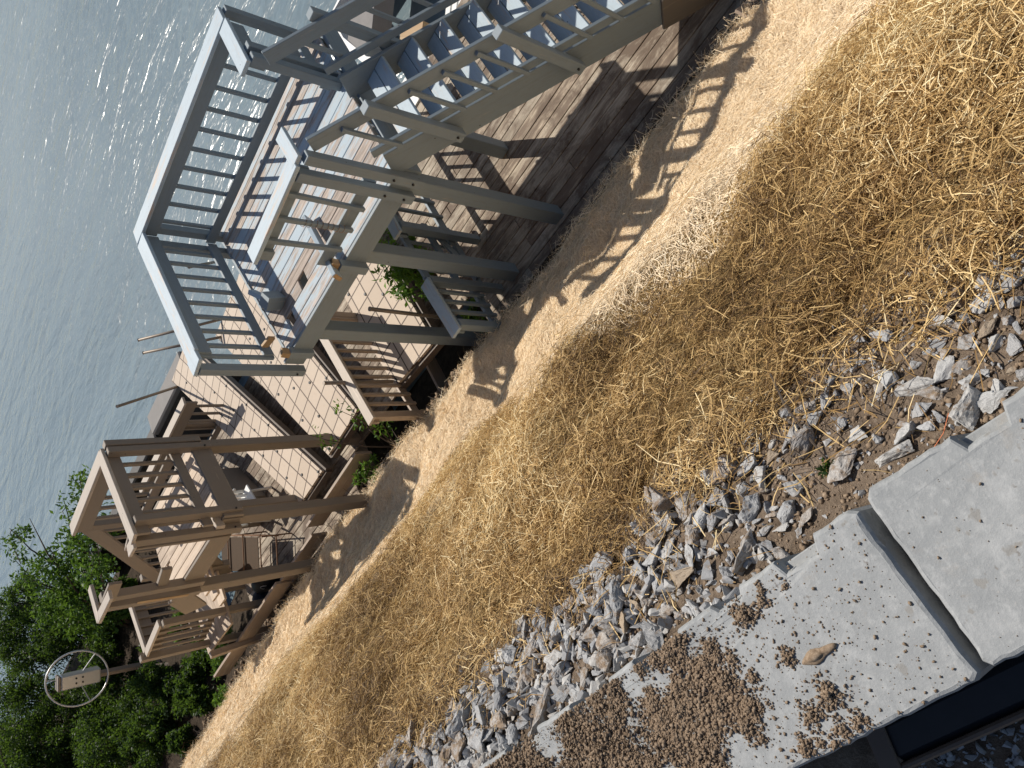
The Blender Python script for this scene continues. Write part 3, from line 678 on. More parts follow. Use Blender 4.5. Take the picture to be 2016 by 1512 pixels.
part('ring_mark', MB().tube([(4.70+.02*abs(math.sin(t)), 10.70+.05*math.cos(t), -5.72+.06*math.sin(t)) for t in [i*math.pi/8 for i in range(17)]], .006, 5), M['alu'], bb)
part('blue_end', blob(4.75, 11.15, -5.85, .12, .14, .14, 5), M['bluejean'], bb, smooth=True)

# steel bulkhead in the lake
sw = thing('steel_bulkhead', 'dark steel bulkhead with a grey capping beyond the waterside railing', 'bulkhead', (9.9, 14.5, -7.3))
part('sheet_wall', MB().box(9.75, 9.95, 11.6, 19.5, -8.5, -6.16), M['sheetpile'], sw)
part('cap', MB().box(9.72, 10.22, 11.5, 13.6, -6.16, -6.02, ch=.03), M['pilecap'], sw)
part('cap', MB().box(9.66, 9.98, 13.6, 19.6, -6.16, -6.06, ch=.03), M['sheetpile'], sw)

# boat lift hoist with its big hand wheel
hs = thing('boat_lift_hoist', 'boat lift hoist with a big hand wheel and metal gear box on a slanting pole', 'boat lift', (6.5, 17.7, -7.4))
c0 = Vector((6.5, 17.45, -4.89)); nrm = Vector((-.62, -.74, .25)).normalized(); e1 = nrm.cross(Vector((0, 0, 1))).normalized(); e2 = e1.cross(nrm)
ring = [c0+e1*math.cos(t)*.56+e2*math.sin(t)*.56 for t in [i*2*math.pi/40 for i in range(41)]]
wh = part('wheel', MB().tube(ring, .019, 8, caps=False), M['alu'], hs, smooth=True)
for k in range(3):
    t_ = R(95+120*k); part('spoke', MB().tube([c0, c0+e1*math.cos(t_)*.56+e2*math.sin(t_)*.56], .012, 6), M['alu'], wh)
part('gear_box', MB().beam(c0+nrm*.02+Vector((0, 0, .33)), c0+nrm*.02+Vector((0, 0, -.42)), .30, .20, up=nrm, ch=.03), M['alu'], hs)
part('gear_box_end', MB().beam(c0+nrm*.02+Vector((0, 0, .38)), c0+nrm*.02+Vector((0, 0, .33)), .31, .21, up=nrm, ch=.02), M['steel'], hs)
for k in range(4): part('bolt', MB().tube([c0+nrm*.12+e1*(-.05+.10*(k % 2))+Vector((0, 0, -.1+.12*(k//2))), c0+nrm*.135+e1*(-.05+.10*(k % 2))+Vector((0, 0, -.1+.12*(k//2)))], .02, 8), M['iron'], hs)
part('pole', MB().beam(c0+Vector((.05, .15, -.35)), (6.5, 17.75, -7.9), .10, .10), M['plank'], hs)
part('brace', MB().beam((6.5, 17.65, -6.2), (5.9, 16.6, -7.2), .07, .07), M['plank'], hs)
part('cable_pulley', blob(6.42, 17.55, -6.95, .10, .10, .12, 2), M['plastic'], hs, smooth=True)

# moored boat glimpsed through the stair
bt = thing('small_boat', 'white open boat with grey cover and red trim seen through the stair railings', 'boat', (8.7, 3.0, -7.2))
prof = [(-.2, .95), (.6, 1.02), (1.5, 1.0), (2.4, .85), (3.1, .5), (3.5, .06)]
mb = MB(); nb = len(prof); bx0, by0 = 8.75, 1.6
for i, (yy, hw) in enumerate(prof):
    for s_ in (-1, 1): mb.v += [(bx0+s_*hw, by0+yy, -6.55), (bx0+s_*hw*.72, by0+yy, -7.35), (bx0+s_*(hw-.12 if hw > .2 else .02), by0+yy, -6.55)]
k = 6
for i in range(nb-1):
    a, b = i*k, (i+1)*k
    mb.f += [(a, b, b+1, a+1), (a+3, a+4, b+4, b+3), (a+1, b+1, b+4, a+4), (a, a+2, b+2, b), (a+3, b+3, b+5, a+5), (a+2, a+1, b+1, b+2), (a+5, b+5, b+4, a+4)]
mb.f += [(0, 1, 4, 3)]; mb.bc = list(mb.v); mb.r = [.5]*len(mb.v)
part('hull', mb, M['gel'], bt)
part('cover', MB().beam((8.75, 3.55, -6.56), (8.75, 4.6, -6.60), 1.2, .06), M['cover'], bt)
part('windscreen', MB().beam((8.15, 3.45, -6.40), (9.35, 3.45, -6.40), .03, .32), M['cover'], bt)
part('wood_locker', MB().box(7.95, 8.30, 2.55, 3.05, -6.72, -6.45), M['rawwood'], bt)
for k in range(5): part('seat_slat', MB().box(8.4, 9.1, 1.9+.13*k, 2.0+.13*k, -6.80, -6.77), M['plastic'], bt)
part('red_trim', MB().tube([(7.72, 1.5, -6.53), (7.74, 2.3, -6.53), (7.80, 3.1, -6.53)], .02, 6), M['red'], bt)
bt.location = (9.55, 3.35, -7.2); bt.rotation_euler = (0, 0, R(-50))
def dchair(x, y, label):
    t_ = thing('slatted_chair', label, 'chair', (x, y, -6.0))
    part('seat', MB().beam((x-.22, y, -5.60), (x+.22, y, -5.60), .44, .03), M['plastic'], t_)
    for k in range(6): part('back_slat', MB().beam((x-.2+.08*k, y+.22, -5.58), (x-.2+.08*k, y+.32, -5.10), .045, .012, up=(0, 1, .2)), M['plastic'], t_)
    part('top_rail', MB().beam((x-.25, y+.33, -5.08), (x+.25, y+.33, -5.08), .04, .06), M['plastic'], t_)
    for sx in (-.2, .2):
        for sy in (-.2, .2): part('leg', MB().beam((x+sx, y+sy, -6.0), (x+sx, y+sy, -5.60), .035, .035, up=(1, 0, 0)), M['plastic'], t_)
        part('armrest', MB().beam((x+sx*1.2, y-.2, -5.38), (x+sx*1.2, y+.26, -5.36), .05, .025), M['plastic'], t_)
dchair(7.35, 3.75, 'white slatted plastic chair on the lower deck behind the stair newel')
dchair(6.75, 1.75, 'white slatted plastic chair on the lower deck below the middle of the stair')

for o_ in (bx, wc, rc, bb): o_.location = o_.location*1.033
for o_ in list(C.objects):
    if o_.name.startswith('slatted_chair'): o_.location = o_.location*1.033

# black drainage strip by the wall foot, left of the blocks
bs = thing('plastic_edging', 'black dusty plastic strip with a brown rim lying along the wall foot', 'edging', (-.21, .7, -1.97))
part('strip', MB().beam((-.205, .10, -1.93), (-.205, 1.06, -1.93), .09, .12, ch=.015), M['black'], bs)
part('rim', MB().beam((-.258, .10, -1.89), (-.258, 1.06, -1.89), .016, .05, ch=.005), M['brownwood'], bs)
part('end_strap', MB().beam((-.15, 1.05, -1.865), (-.27, 1.08, -1.865), .05, .012), M['brownwood'], bs)
ROCKS = [
    (0.409, 0.73, 0.0389, 'rockdirt', 'blocky stone with white rims and a soil-caked face in the bare soil band', 1.1),
    (0.308, 0.666, 0.0387, 'rockdirt', 'squared soil-caked stone with one clean white edge beside the near block', 1.1),
    (0.397, 0.63, 0.0189, 'rockgrey', 'grey pointed stone lying on the edge of the coarse straw', 1.2),
    (0.448, 0.679, 0.021, 'rockgrey', 'plain grey stone lying in the soil and gravel', 1.2),
    (0.508, 0.739, 0.0234, 'rockgrey', 'plain grey stone lying in the soil and gravel', 1.2),
    (0.351, 0.6, 0.023, 'rockpale', 'bright white notched stone in the bare soil', 1.3),
    (0.319, 0.57, 0.0153, 'rockpale', 'plain pale stone lying in the soil and gravel', 1.2),
    (0.47, 0.645, 0.0234, 'rockgrey', 'plain grey stone lying in the soil and gravel', 1.1),
    (0.398, 0.522, 0.0175, 'rockdirt', 'flat beige stone wedged in the dirt slope', 1.3),
    (0.46, 0.585, 0.0192, 'rockgrey', 'plain grey stone lying in the soil and gravel', 1.2),
    (0.313, 0.473, 0.0254, 'rockgrey', 'large grey faceted stone near the right end of the near block', 1.2),
    (0.277, 0.475, 0.0202, 'rockpale', 'white three-sided stone leaning on the large grey faceted stone', 1.1),
    (0.274, 0.447, 0.0174, 'rockgrey', 'plain grey stone lying in the soil and gravel', 1),
    (0.247, 0.399, 0.0388, 'rockpale', 'broad pale boulder half under the near block corner', 1.3),
    (0.291, 0.36, 0.0211, 'rockpale', 'plain pale stone lying in the soil and gravel', 1.1),
    (0.246, 0.322, 0.0159, 'rockpale', 'flat white sliver of stone pointing away from the near block', 2.0),
    (0.262, 0.559, 0.0293, 'rockpale', 'long white stone against the near block, partly under soil', 1.7),
    (0.426, 0.812, 0.0261, 'rocktan', 'smooth tan stone in the bare soil', 1.1),
    (0.484, 0.837, 0.0169, 'rockgrey', 'plain grey stone lying in the soil and gravel', 1.2),
    (0.57, 1.073, 0.023, 'rockdirt', 'plain brown-dusted stone lying in the soil and gravel', 1.2),
    (0.486, 0.939, 0.0418, 'rockdirt', 'widest soil-covered stone at the straw edge', 1.3),
    (0.421, 0.913, 0.0217, 'rockpale', 'plain pale stone lying in the soil and gravel', 1.1),
    (0.367, 0.915, 0.0378, 'rockpale', 'pale stone with a brown soil cap beside a green sprig', 1.1),
    (0.368, 1.003, 0.0248, 'rockdirt', 'plain brown-dusted stone lying in the soil and gravel', 1.2),
    (0.425, 1.06, 0.0356, 'rockpale', 'white broken stone with a dark crack above the gravel', 1.1),
    (0.514, 1.184, 0.0277, 'rockgrey', 'grey pyramid stone alone in the straw edge', 1.1),
    (0.405, 1.111, 0.0322, 'rockdirt', 'plain brown-dusted stone lying in the soil and gravel', 1.2),
    (0.515, 1.278, 0.0215, 'rockgrey', 'flat grey slab standing on edge by the straw', 1.6),
    (0.462, 1.219, 0.0317, 'rockdirt', 'plain brown-dusted stone lying in the soil and gravel', 1.2),
    (0.478, 1.329, 0.0345, 'rockgrey', 'layered grey stone with ridges', 1.4),
    (0.414, 1.198, 0.0246, 'rockpale', 'plain pale stone lying in the soil and gravel', 1.3),
    (0.347, 1.133, 0.0266, 'rockpale', 'long pale stone with a rounded foot in the gravel', 1.7),
    (0.326, 1.195, 0.0368, 'rocktan', 'tallest brown-streaked stone in the gravel by the far block', 1.9),
    (0.363, 1.268, 0.0337, 'rockgrey', 'large grey flat-faced stone next to the brown-streaked one', 1.3),
    (0.325, 1.071, 0.0218, 'rockpale', 'plain pale stone lying in the soil and gravel', 1.1),
    (0.296, 1.025, 0.0159, 'rockgrey', 'plain grey stone lying in the soil and gravel', 1),
    (0.271, 1.049, 0.0212, 'rockgrey', 'plain grey stone lying in the soil and gravel', 1.2),
    (0.275, 1.146, 0.0175, 'rockpale', 'plain pale stone lying in the soil and gravel', 1.4),
    (0.269, 1.107, 0.0137, 'rockgrey', 'plain grey stone lying in the soil and gravel', 1.2),
    (0.386, 1.358, 0.023, 'rockpale', 'small white cube-like stone in the gravel', 1.1),
    (0.343, 1.355, 0.0237, 'rocktan', 'plain tan stone lying in the soil and gravel', 1.1),
    (0.314, 1.402, 0.0342, 'rocktan', 'round tan cobble among grey gravel', 1.15),
    (0.395, 1.572, 0.0291, 'rockgrey', 'lilac-grey flat stone beside the round tan cobble', 1.2),
    (0.337, 1.514, 0.0157, 'rockpale', 'plain pale stone lying in the soil and gravel', 1.2),
    (0.382, 1.467, 0.0249, 'rockgrey', 'plain grey stone lying in the soil and gravel', 1.3),
    (0.252, 1.231, 0.0203, 'rockdirt', 'plain brown-dusted stone lying in the soil and gravel', 1.3),
    (0.254, 1.29, 0.0128, 'rockpale', 'plain pale stone lying in the soil and gravel', 1.5),
    (0.347, 1.658, 0.0234, 'rockgrey', 'plain grey stone lying in the soil and gravel', 1.2),
    (0.245, 1.675, 0.0282, 'rockpale', 'white stone touching the far block edge near the soil heap', 1.2),
    (0.258, 1.934, 0.0254, 'rockgrey', 'plain grey stone lying in the soil and gravel', 1.2),
    (0.357, 1.787, 0.0221, 'rockgrey', 'plain grey stone lying in the soil and gravel', 1.3),
    (0.45, 1.922, 0.0247, 'rockgrey', 'plain grey stone lying in the soil and gravel', 1.3),
    (0.301, 1.752, 0.02, 'rockpale', 'plain pale stone lying in the soil and gravel', 1.2),
    (0.508, 1.967, 0.0203, 'rockgrey', 'plain grey stone lying in the soil and gravel', 1.3),
    (0.468, 1.586, 0.0225, 'rockgrey', 'plain grey stone lying in the soil and gravel', 1.5),
    (0.458, 1.428, 0.0207, 'rockgrey', 'plain grey stone lying in the soil and gravel', 1.2),
    (0.28, 1.862, 0.0204, 'rockpale', 'plain pale stone lying in the soil and gravel', 1.2),
    (0.287, 1.581, 0.0168, 'rockpale', 'plain pale stone lying in the soil and gravel', 1.2),
    (0.289, 1.443, 0.0162, 'rockpale', 'plain pale stone lying in the soil and gravel', 1.2),
    (0.403, 1.319, 0.0219, 'rockpale', 'plain pale stone lying in the soil and gravel', 1.2),
    (0.454, 0.232, 0.0277, 'rockpale', 'white stone with a dark cleft at the right end of the stone band', 1.3),
    (0.413, 0.198, 0.0219, 'rockgrey', 'plain grey stone lying in the soil and gravel', 1.2),
    (0.378, 0.211, 0.0176, 'rockgrey', 'plain grey stone lying in the soil and gravel', 1.2),
    (0.456, 0.288, 0.0241, 'rocktan', 'pinkish angular stone alone on the dirt slope', 1.2),
    (0.363, 0.282, 0.0209, 'rocktan', 'beige rounded-triangle stone half sunk in dirt', 1.2),
    (0.351, 0.243, 0.0146, 'rockpale', 'small white cube of stone with dark specks on the dirt', 1.05),
    (0.372, 0.333, 0.025, 'rockgrey', 'bluish grey stone with a dirty face in the dirt', 1.15),
    (0.349, 0.39, 0.0229, 'rockpale', 'egg-shaped pale stone with a shaded end in the dirt', 1.4),
    (0.296, 0.363, 0.0207, 'rockpale', 'white wedge stone next to the egg-shaped one', 1.1),
    (0.295, 0.334, 0.0133, 'rockpale', 'plain pale stone lying in the soil and gravel', 1.2),
    (0.246, 0.324, 0.0128, 'rockpale', 'plain pale stone lying in the soil and gravel', 1.7),
    (0.304, 0.257, 0.021, 'rockgrey', 'plain grey stone lying in the soil and gravel', 1.2),
    (0.462, 0.59, 0.0178, 'rockdirt', 'plain brown-dusted stone lying in the soil and gravel', 1.3),
    (0.399, 0.525, 0.0194, 'rockdirt', 'plain brown-dusted stone lying in the soil and gravel', 1.4),
    (0.39, 0.474, 0.0086, 'rockpale', 'plain pale stone lying in the soil and gravel', 1.1),
    (0.54, 0.264, 0.0219, 'rocktan', 'brown stone buried in the straw at the dirt edge', 1.3),
    (0.472, 0.192, 0.0205, 'rockgrey', 'plain grey stone lying in the soil and gravel', 1.2),
    (0.503, 0.497, 0.0101, 'rockgrey', 'plain grey stone lying in the soil and gravel', 1),
    (0.45, 0.522, 0.0099, 'rockpale', 'plain pale stone lying in the soil and gravel', 1),
    (0.46, 0.332, 0.0092, 'rocktan', 'plain tan stone lying in the soil and gravel', 1.6),
    (0.264, 0.296, 0.0102, 'rocktan', 'plain tan stone lying in the soil and gravel', 1.5),
]

# ---------------------------------------------------------------- stones
def unX(xs, Y): return .25+(xs-.25)*shift(Y)
def clump(X, Y): return wob(X, Y, 4.2, 11)+.7*wob(X, Y, 9.5, 13)
def straw_edge(Y): return np.interp(Y, [-.3, .2, .42, .56, .75, .95, 1.3, 1.7, 2.1, 2.7, 3.6], [.36, .40, .49, .53, .49, .46, .51, .50, .48, .42, .36])+.025*np.sin(Y*7.1)+.02*np.sin(Y*17)
def crest_x(Y): return np.interp(Y, [-.5, .15, .6, .95, 1.5, 2.1, 2.9, 4.0, 4.6, 5.3, 6.2, 8], [1.62, 1.56, 1.38, 1.36, 1.40, 1.58, 2.1, 2.15, 1.9, 1.58, 1.40, 1.3])+.07*np.sin(Y*5.3)+.04*np.sin(Y*13)

rock_me = []
for i in range(26):
    rr = random.Random(100+i); bm = bmesh.new()
    ax = (1, rr.uniform(.6, .95), rr.uniform(.45, .8))
    for k in range(rr.randint(8, 12)):
        v = Vector((rr.gauss(0, 1), rr.gauss(0, 1), rr.gauss(0, 1))).normalized()*rr.uniform(.72, 1.1)
        bm.verts.new((v.x*ax[0], v.y*ax[1], v.z*ax[2]))
    r_ = bmesh.ops.convex_hull(bm, input=bm.verts)
    bmesh.ops.delete(bm, geom=list({e for e in r_['geom_interior'] if isinstance(e, bmesh.types.BMVert)}), context='VERTS')
    bmesh.ops.bevel(bm, geom=list(bm.edges), offset=.022, segments=1, affect='EDGES')
    bmesh.ops.recalc_face_normals(bm, faces=bm.faces)
    me = bpy.data.meshes.new('stone'); bm.to_mesh(me); bm.free(); rock_me.append(me)
rock_hi = []
from mathutils import noise as mnoise
for i, me in enumerate(rock_me):
    bm = bmesh.new(); bm.from_mesh(me); bmesh.ops.triangulate(bm, faces=bm.faces)
    bmesh.ops.subdivide_edges(bm, edges=bm.edges, cuts=3, use_grid_fill=True); bmesh.ops.subdivide_edges(bm, edges=[e for e in bm.edges if e.calc_length() > .16], cuts=1, use_grid_fill=True)
    bm.normal_update(); nv = [(v, v.normal.copy()) for v in bm.verts]
    for v, nn in nv:
        q = v.co*2.3+Vector((i*7.1, 0, 0)); v.co += nn*(.085*mnoise.noise(q)+.05*mnoise.noise(q*2.9)+.025*mnoise.noise(q*7)-.02)
    m2 = bpy.data.meshes.new('stone'); bm.to_mesh(m2); bm.free(); rock_hi.append(m2)
rock_var = {}
def rock_obj(x, y, size, mat, label, group, sink=.25, seed=None, stretch=1, ang=None, cat='stone'):
    rr = random.Random(seed if seed is not None else random.random()); i = rr.randrange(26)
    key = (i, mat)
    if key not in rock_var:
        me = rock_hi[i].copy(); me.materials.append(M[mat]); rock_var[key] = me
    o = bpy.data.objects.new('stone', rock_var[key]); C.objects.link(o)
    n = ground_n(np.array([x]), np.array([y]))[0]; z = float(ground_z(np.array([x]), np.array([y]))[0])
    size *= 1.22; o.scale = (size*stretch, size, size*rr.uniform(.9, 1.15))
    q = Vector([float(k) for k in n]).to_track_quat('Z', 'Y').to_matrix() @ Matrix.Rotation(rr.uniform(0, 6.3) if ang is None else ang, 3, 'Z') @ Matrix.Rotation(rr.gauss(0, .3), 3, 'X')
    o.rotation_euler = q.to_euler()
    p = Vector((x, y, z))+Vector([float(k) for k in n])*size*(.50-sink); o.location = p
    o['label'] = label; o['category'] = cat; o['group'] = group
    return o
G1 = 'stones of the drainage fill along the wall'
SOILGREY = 'soil-dusted grey stone lying in the bare soil near the wall'
for (px, py, s, mat, lab, st_) in ROCKS:
    rock_obj(px, py, s, mat, lab, G1, seed=hash((round(px, 2), round(py, 2))) % 9999, stretch=st_, sink=.22)
placed = [(a, b, c_) for a, b, c_, *_ in ROCKS]
cnt = 0; tries = 0
while cnt < 218 and tries < 30000:
    tries += 1
    y = random.uniform(.55, 3.6) if random.random() < .86 else random.uniform(.05, .8)
    edge = float(straw_edge(np.array([y]))[0])+.03
    x = .23+(edge-.23)*random.random()**.9
    if .52 < y < .80 and x < .45: continue           # bare soil patch
    s = random.choice([.030, .038, .046, .056]) if y > .95 else random.choice([.012, .016, .022, .03])
    if any((x-a)**2+(y-b)**2 < ((s+c_)*.66)**2 for a, b, c_ in placed): continue
    placed.append((x, y, s)); cnt += 1
    mat = random.choice(['rockgrey', 'rockgrey', 'rockpale', 'rockdirt'])
    lab = {'rockgrey': 'small grey angular stone in the band between wall and straw', 'rockpale': 'small pale angular stone in the band between wall and straw', 'rockdirt': 'small brown-dusted stone in the band between wall and straw'}[mat]
    rock_obj(x, y, s, mat, lab, {'rockgrey': 'small grey stones between wall and straw', 'rockpale': 'small pale stones between wall and straw', 'rockdirt': 'small dusted stones between wall and straw'}[mat], stretch=random.uniform(1, 1.5), sink=random.uniform(.1, .4))

def rockstuff(name, mat, pos, nrm, size, seed, label, cat):
    """many small angular stones as one mesh"""
    r_ = np.random.default_rng(seed); n = len(pos); pick = r_.integers(0, 26, n); VS = []; FS = []; base = 0
    for k in range(26):
        me = rock_me[k]; v = np.empty(len(me.vertices)*3, np.float32); me.vertices.foreach_get('co', v); v = v.reshape(-1, 3)
        tris = [tuple(p.vertices) for p in me.polygons]; ix = np.nonzero(pick == k)[0]
        for i in ix:
            q = r_.normal(0, 1, 4); q /= np.linalg.norm(q); a, b, c_, d = q
            Rm = np.array([[1-2*(c_*c_+d*d), 2*(b*c_-a*d), 2*(b*d+a*c_)], [2*(b*c_+a*d), 1-2*(b*b+d*d), 2*(c_*d-a*b)], [2*(b*d-a*c_), 2*(c_*d+a*b), 1-2*(b*b+c_*c_)]])
            VS.append((v*np.array([r_.uniform(.9, 1.5), 1, 1])) @ Rm.T*size[i]+pos[i]+nrm[i]*size[i]*r_.uniform(-.1, .5)); FS += [tuple(base+j for j in f) for f in tris]; base += len(v)
    me = bpy.data.meshes.new(name); me.from_pydata(np.concatenate(VS).tolist(), [], FS); me.materials.append(mat)
    o = bpy.data.objects.new(name, me); C.objects.link(o); o['kind'] = 'stuff'; o['label'] = label; o['category'] = cat; return o
def scatter(name, kind_mat, pos, nrm, size, seed, label, cat, flat=1.0, jitter=.35):
    """many small clods or chips as one mesh of irregular octahedra"""
    r_ = np.random.default_rng(seed); n = len(pos)
    base = np.array([(1, 0, 0), (0, 1, 0), (-1, 0, 0), (0, -1, 0), (0, 0, 1), (0, 0, -1), (.6, .6, .55), (-.6, .55, .6), (-.55, -.6, .6), (.6, -.55, .55)])
    fc = [(0, 6, 4), (6, 1, 4), (1, 7, 4), (7, 2, 4), (2, 8, 4), (8, 3, 4), (3, 9, 4), (9, 0, 4), (0, 1, 6), (1, 2, 7), (2, 3, 8), (3, 0, 9), (1, 0, 5), (2, 1, 5), (3, 2, 5), (0, 3, 5)]
    v = base[None]*(1+r_.normal(0, jitter*.75, (n, 10, 1)))*r_.uniform(.7, 1.3, (n, 1, 3))
    a = r_.uniform(0, 6.28, n); c_, s_ = np.cos(a), np.sin(a)
    x = v[..., 0]*c_[:, None]-v[..., 1]*s_[:, None]; y = v[..., 0]*s_[:, None]+v[..., 1]*c_[:, None]
    v = np.stack([x, y, v[..., 2]*flat], -1)*size[:, None, None]+pos[:, None]+nrm[:, None]*(size*.35)[:, None, None]
    f = (np.arange(n)[:, None, None]*10+np.array(fc)[None]).reshape(-1, 3)
    me = bpy.data.meshes.new(name); me.vertices.add(n*10); me.vertices.foreach_set('co', v.astype(np.float32).ravel())
    me.loops.add(len(f)*3); me.loops.foreach_set('vertex_index', f.ravel().astype(np.int32)); me.polygons.add(len(f))
    me.polygons.foreach_set('loop_start', np.arange(0, len(f)*3, 3, dtype=np.int32)); me.update(calc_edges=True); me.validate()
    me.materials.append(kind_mat); o = bpy.data.objects.new(name, me); C.objects.link(o); o['kind'] = 'stuff'; o['label'] = label; o['category'] = cat
    return o
# soil crumbs on the far block: a dense heap at its far end, thinning towards the near block
pts = []; sz = []
rr = np.random.default_rng(5)
cl = []
for k in range(70):
    y = .72+abs(rr.normal(0, .44)) if k < 10 else .86+rr.random()**.8*.75
    cl.append((rr.uniform(-.13, .20), min(y, 2.0), rr.uniform(.012, .038)))
for (cx, cy, cr) in cl:
    n = int(700*(cr/.03)**2*min(1, max(.12, (cy-.62)*1.6)))
    a = rr.uniform(0, 6.28, n); r0 = cr*np.abs(rr.normal(0, .62, n))*(1+.35*np.sin(a*3+cx*90)+.25*np.sin(a*5+cy*70))
    px_, py_ = cx+r0*np.cos(a), cy+r0*np.sin(a)
    hgt = np.exp(-(r0/cr/.6)**2)*cr*.34*rr.random(n)
    for x_, y_, h_ in zip(px_, py_, hgt):
        if -.135 < x_ < .195 and .64 < y_ < 2.05: pts.append((x_, y_, -1.5+h_)); sz.append(rr.choice([.0009, .0014, .0022, .0036]))
for k in range(95000):                       # the heap
    y = .98+rr.random()*1.05; x_ = -.135+.33*rr.random()
    q = math.sin(x_*23+1)+math.sin(y*17+x_*9)+math.sin(y*31-x_*21)*.6
    if q*1.2+(y-1.28)*4.4 < rr.normal(.25, .7): continue
    h_ = .017*rr.random()**1.6*min(1, max(0, (y-1.0)*2.2))*(.55+.45*math.sin(x_*41+y*13)*math.sin(y*37)); pts.append((x_, y, -1.5+h_)); sz.append(rr.choice([.0008, .0013, .0024, .0052], p=[.38, .34, .2, .08]))
for k in range(1500):
    x_, y = rr.uniform(-.13, .20), rr.uniform(.64, 1.5); pts.append((x_, y, -1.5)); sz.append(rr.choice([.0009, .0012, .0018, .0026, .0038], p=[.3, .3, .2, .13, .07]))
for k in range(110):
    x_, y = rr.uniform(-.13, .20), rr.uniform(-.1, .58); pts.append((x_, y, -1.5)); sz.append(rr.choice([.0008, .0012, .002, .003], p=[.35, .35, .2, .1]))
for (cx, cy, n) in ((.145, .30, 10), (.115, .20, 6), (.02, .275, 60)):
    for k in range(n): pts.append((cx+rr.normal(0, .006), cy+rr.normal(0, .006), -1.5+abs(rr.normal(0, .003)))); sz.append(rr.choice([.0018, .0028]))
pts = np.array(pts); sz = np.array(sz)
scatter('soil_crumbs', M['clod'], pts, np.tile([0, 0, 1.], (len(pts), 1)), sz, 3, 'crumbs of brown soil scattered and heaped on the wall tops', 'soil')
fl = solo('flat_clod', blob(.02, .86, -1.496, .013, .034, .007, 4, amp=.45), M['clod'], 'flat smooth lump of mud on the far concrete block', 'mud lump', smooth=True)
# loose soil and stone chips between wall and straw
n = 16000
x_ = .215+rr.random(n)**1.1*.42; y_ = rr.uniform(-.1, 3.4, n); keep = rr.random(n) < np.where(y_ < .85, 1, .45); x_, y_ = x_[keep], y_[keep]
P_ = np.stack([x_, y_, ground_z(x_, y_)], -1); N_ = ground_n(x_, y_)
half = rr.random(len(x_)) < .75
scatter('soil_grit', M['clod'], P_[half], N_[half], rr.choice([.0015, .0025, .004, .007], half.sum(), p=[.4, .3, .2, .1]), 8, 'loose brown soil grit between the wall and the straw', 'soil')
q_ = np.nonzero(~half)[0][:1500]
rockstuff('stone_chips', M['rockgrey'], P_[q_], N_[q_], rr.choice([.003, .005, .008, .012], len(q_), p=[.3, .35, .25, .1]), 9, 'small grey stone chips between the wall and the straw', 'gravel')
n = 2000; y_ = .8+rr.random(n)*2.9; x_ = .22+rr.random(n)**1.25*(straw_edge(y_)-.20); k = rr.random(n) < np.clip((y_-.85)/.35, 0, 1); x_, y_ = x_[k], y_[k]
P_ = np.stack([x_, y_, ground_z(x_, y_)], -1); N_ = ground_n(x_, y_); k = rr.random(len(x_)) < .55
rockstuff('packed_stones', M['rockgrey'], P_[k], N_[k], rr.choice([.010, .015, .021, .028], k.sum(), p=[.3, .3, .25, .15]), 10, 'closely packed small grey stones under the larger ones', 'gravel')
rockstuff('packed_pale_stones', M['rockpale'], P_[~k], N_[~k], rr.choice([.010, .015, .021, .028], (~k).sum(), p=[.3, .3, .25, .15]), 14, 'closely packed small pale stones under the larger ones', 'gravel')
# gravel on the low side of the wall
n = 3400; x_ = rr.uniform(-.75, -.265, n); y_ = rr.uniform(-.1, 1.6, n); P_ = np.stack([x_, y_, ground_z(x_, y_)], -1)
rockstuff('gravel', M['rockgrey'], P_, np.tile([0, 0, 1.], (n, 1)), rr.choice([.005, .008, .012, .016], n), 12, 'pale gravel on the low side of the wall', 'gravel')

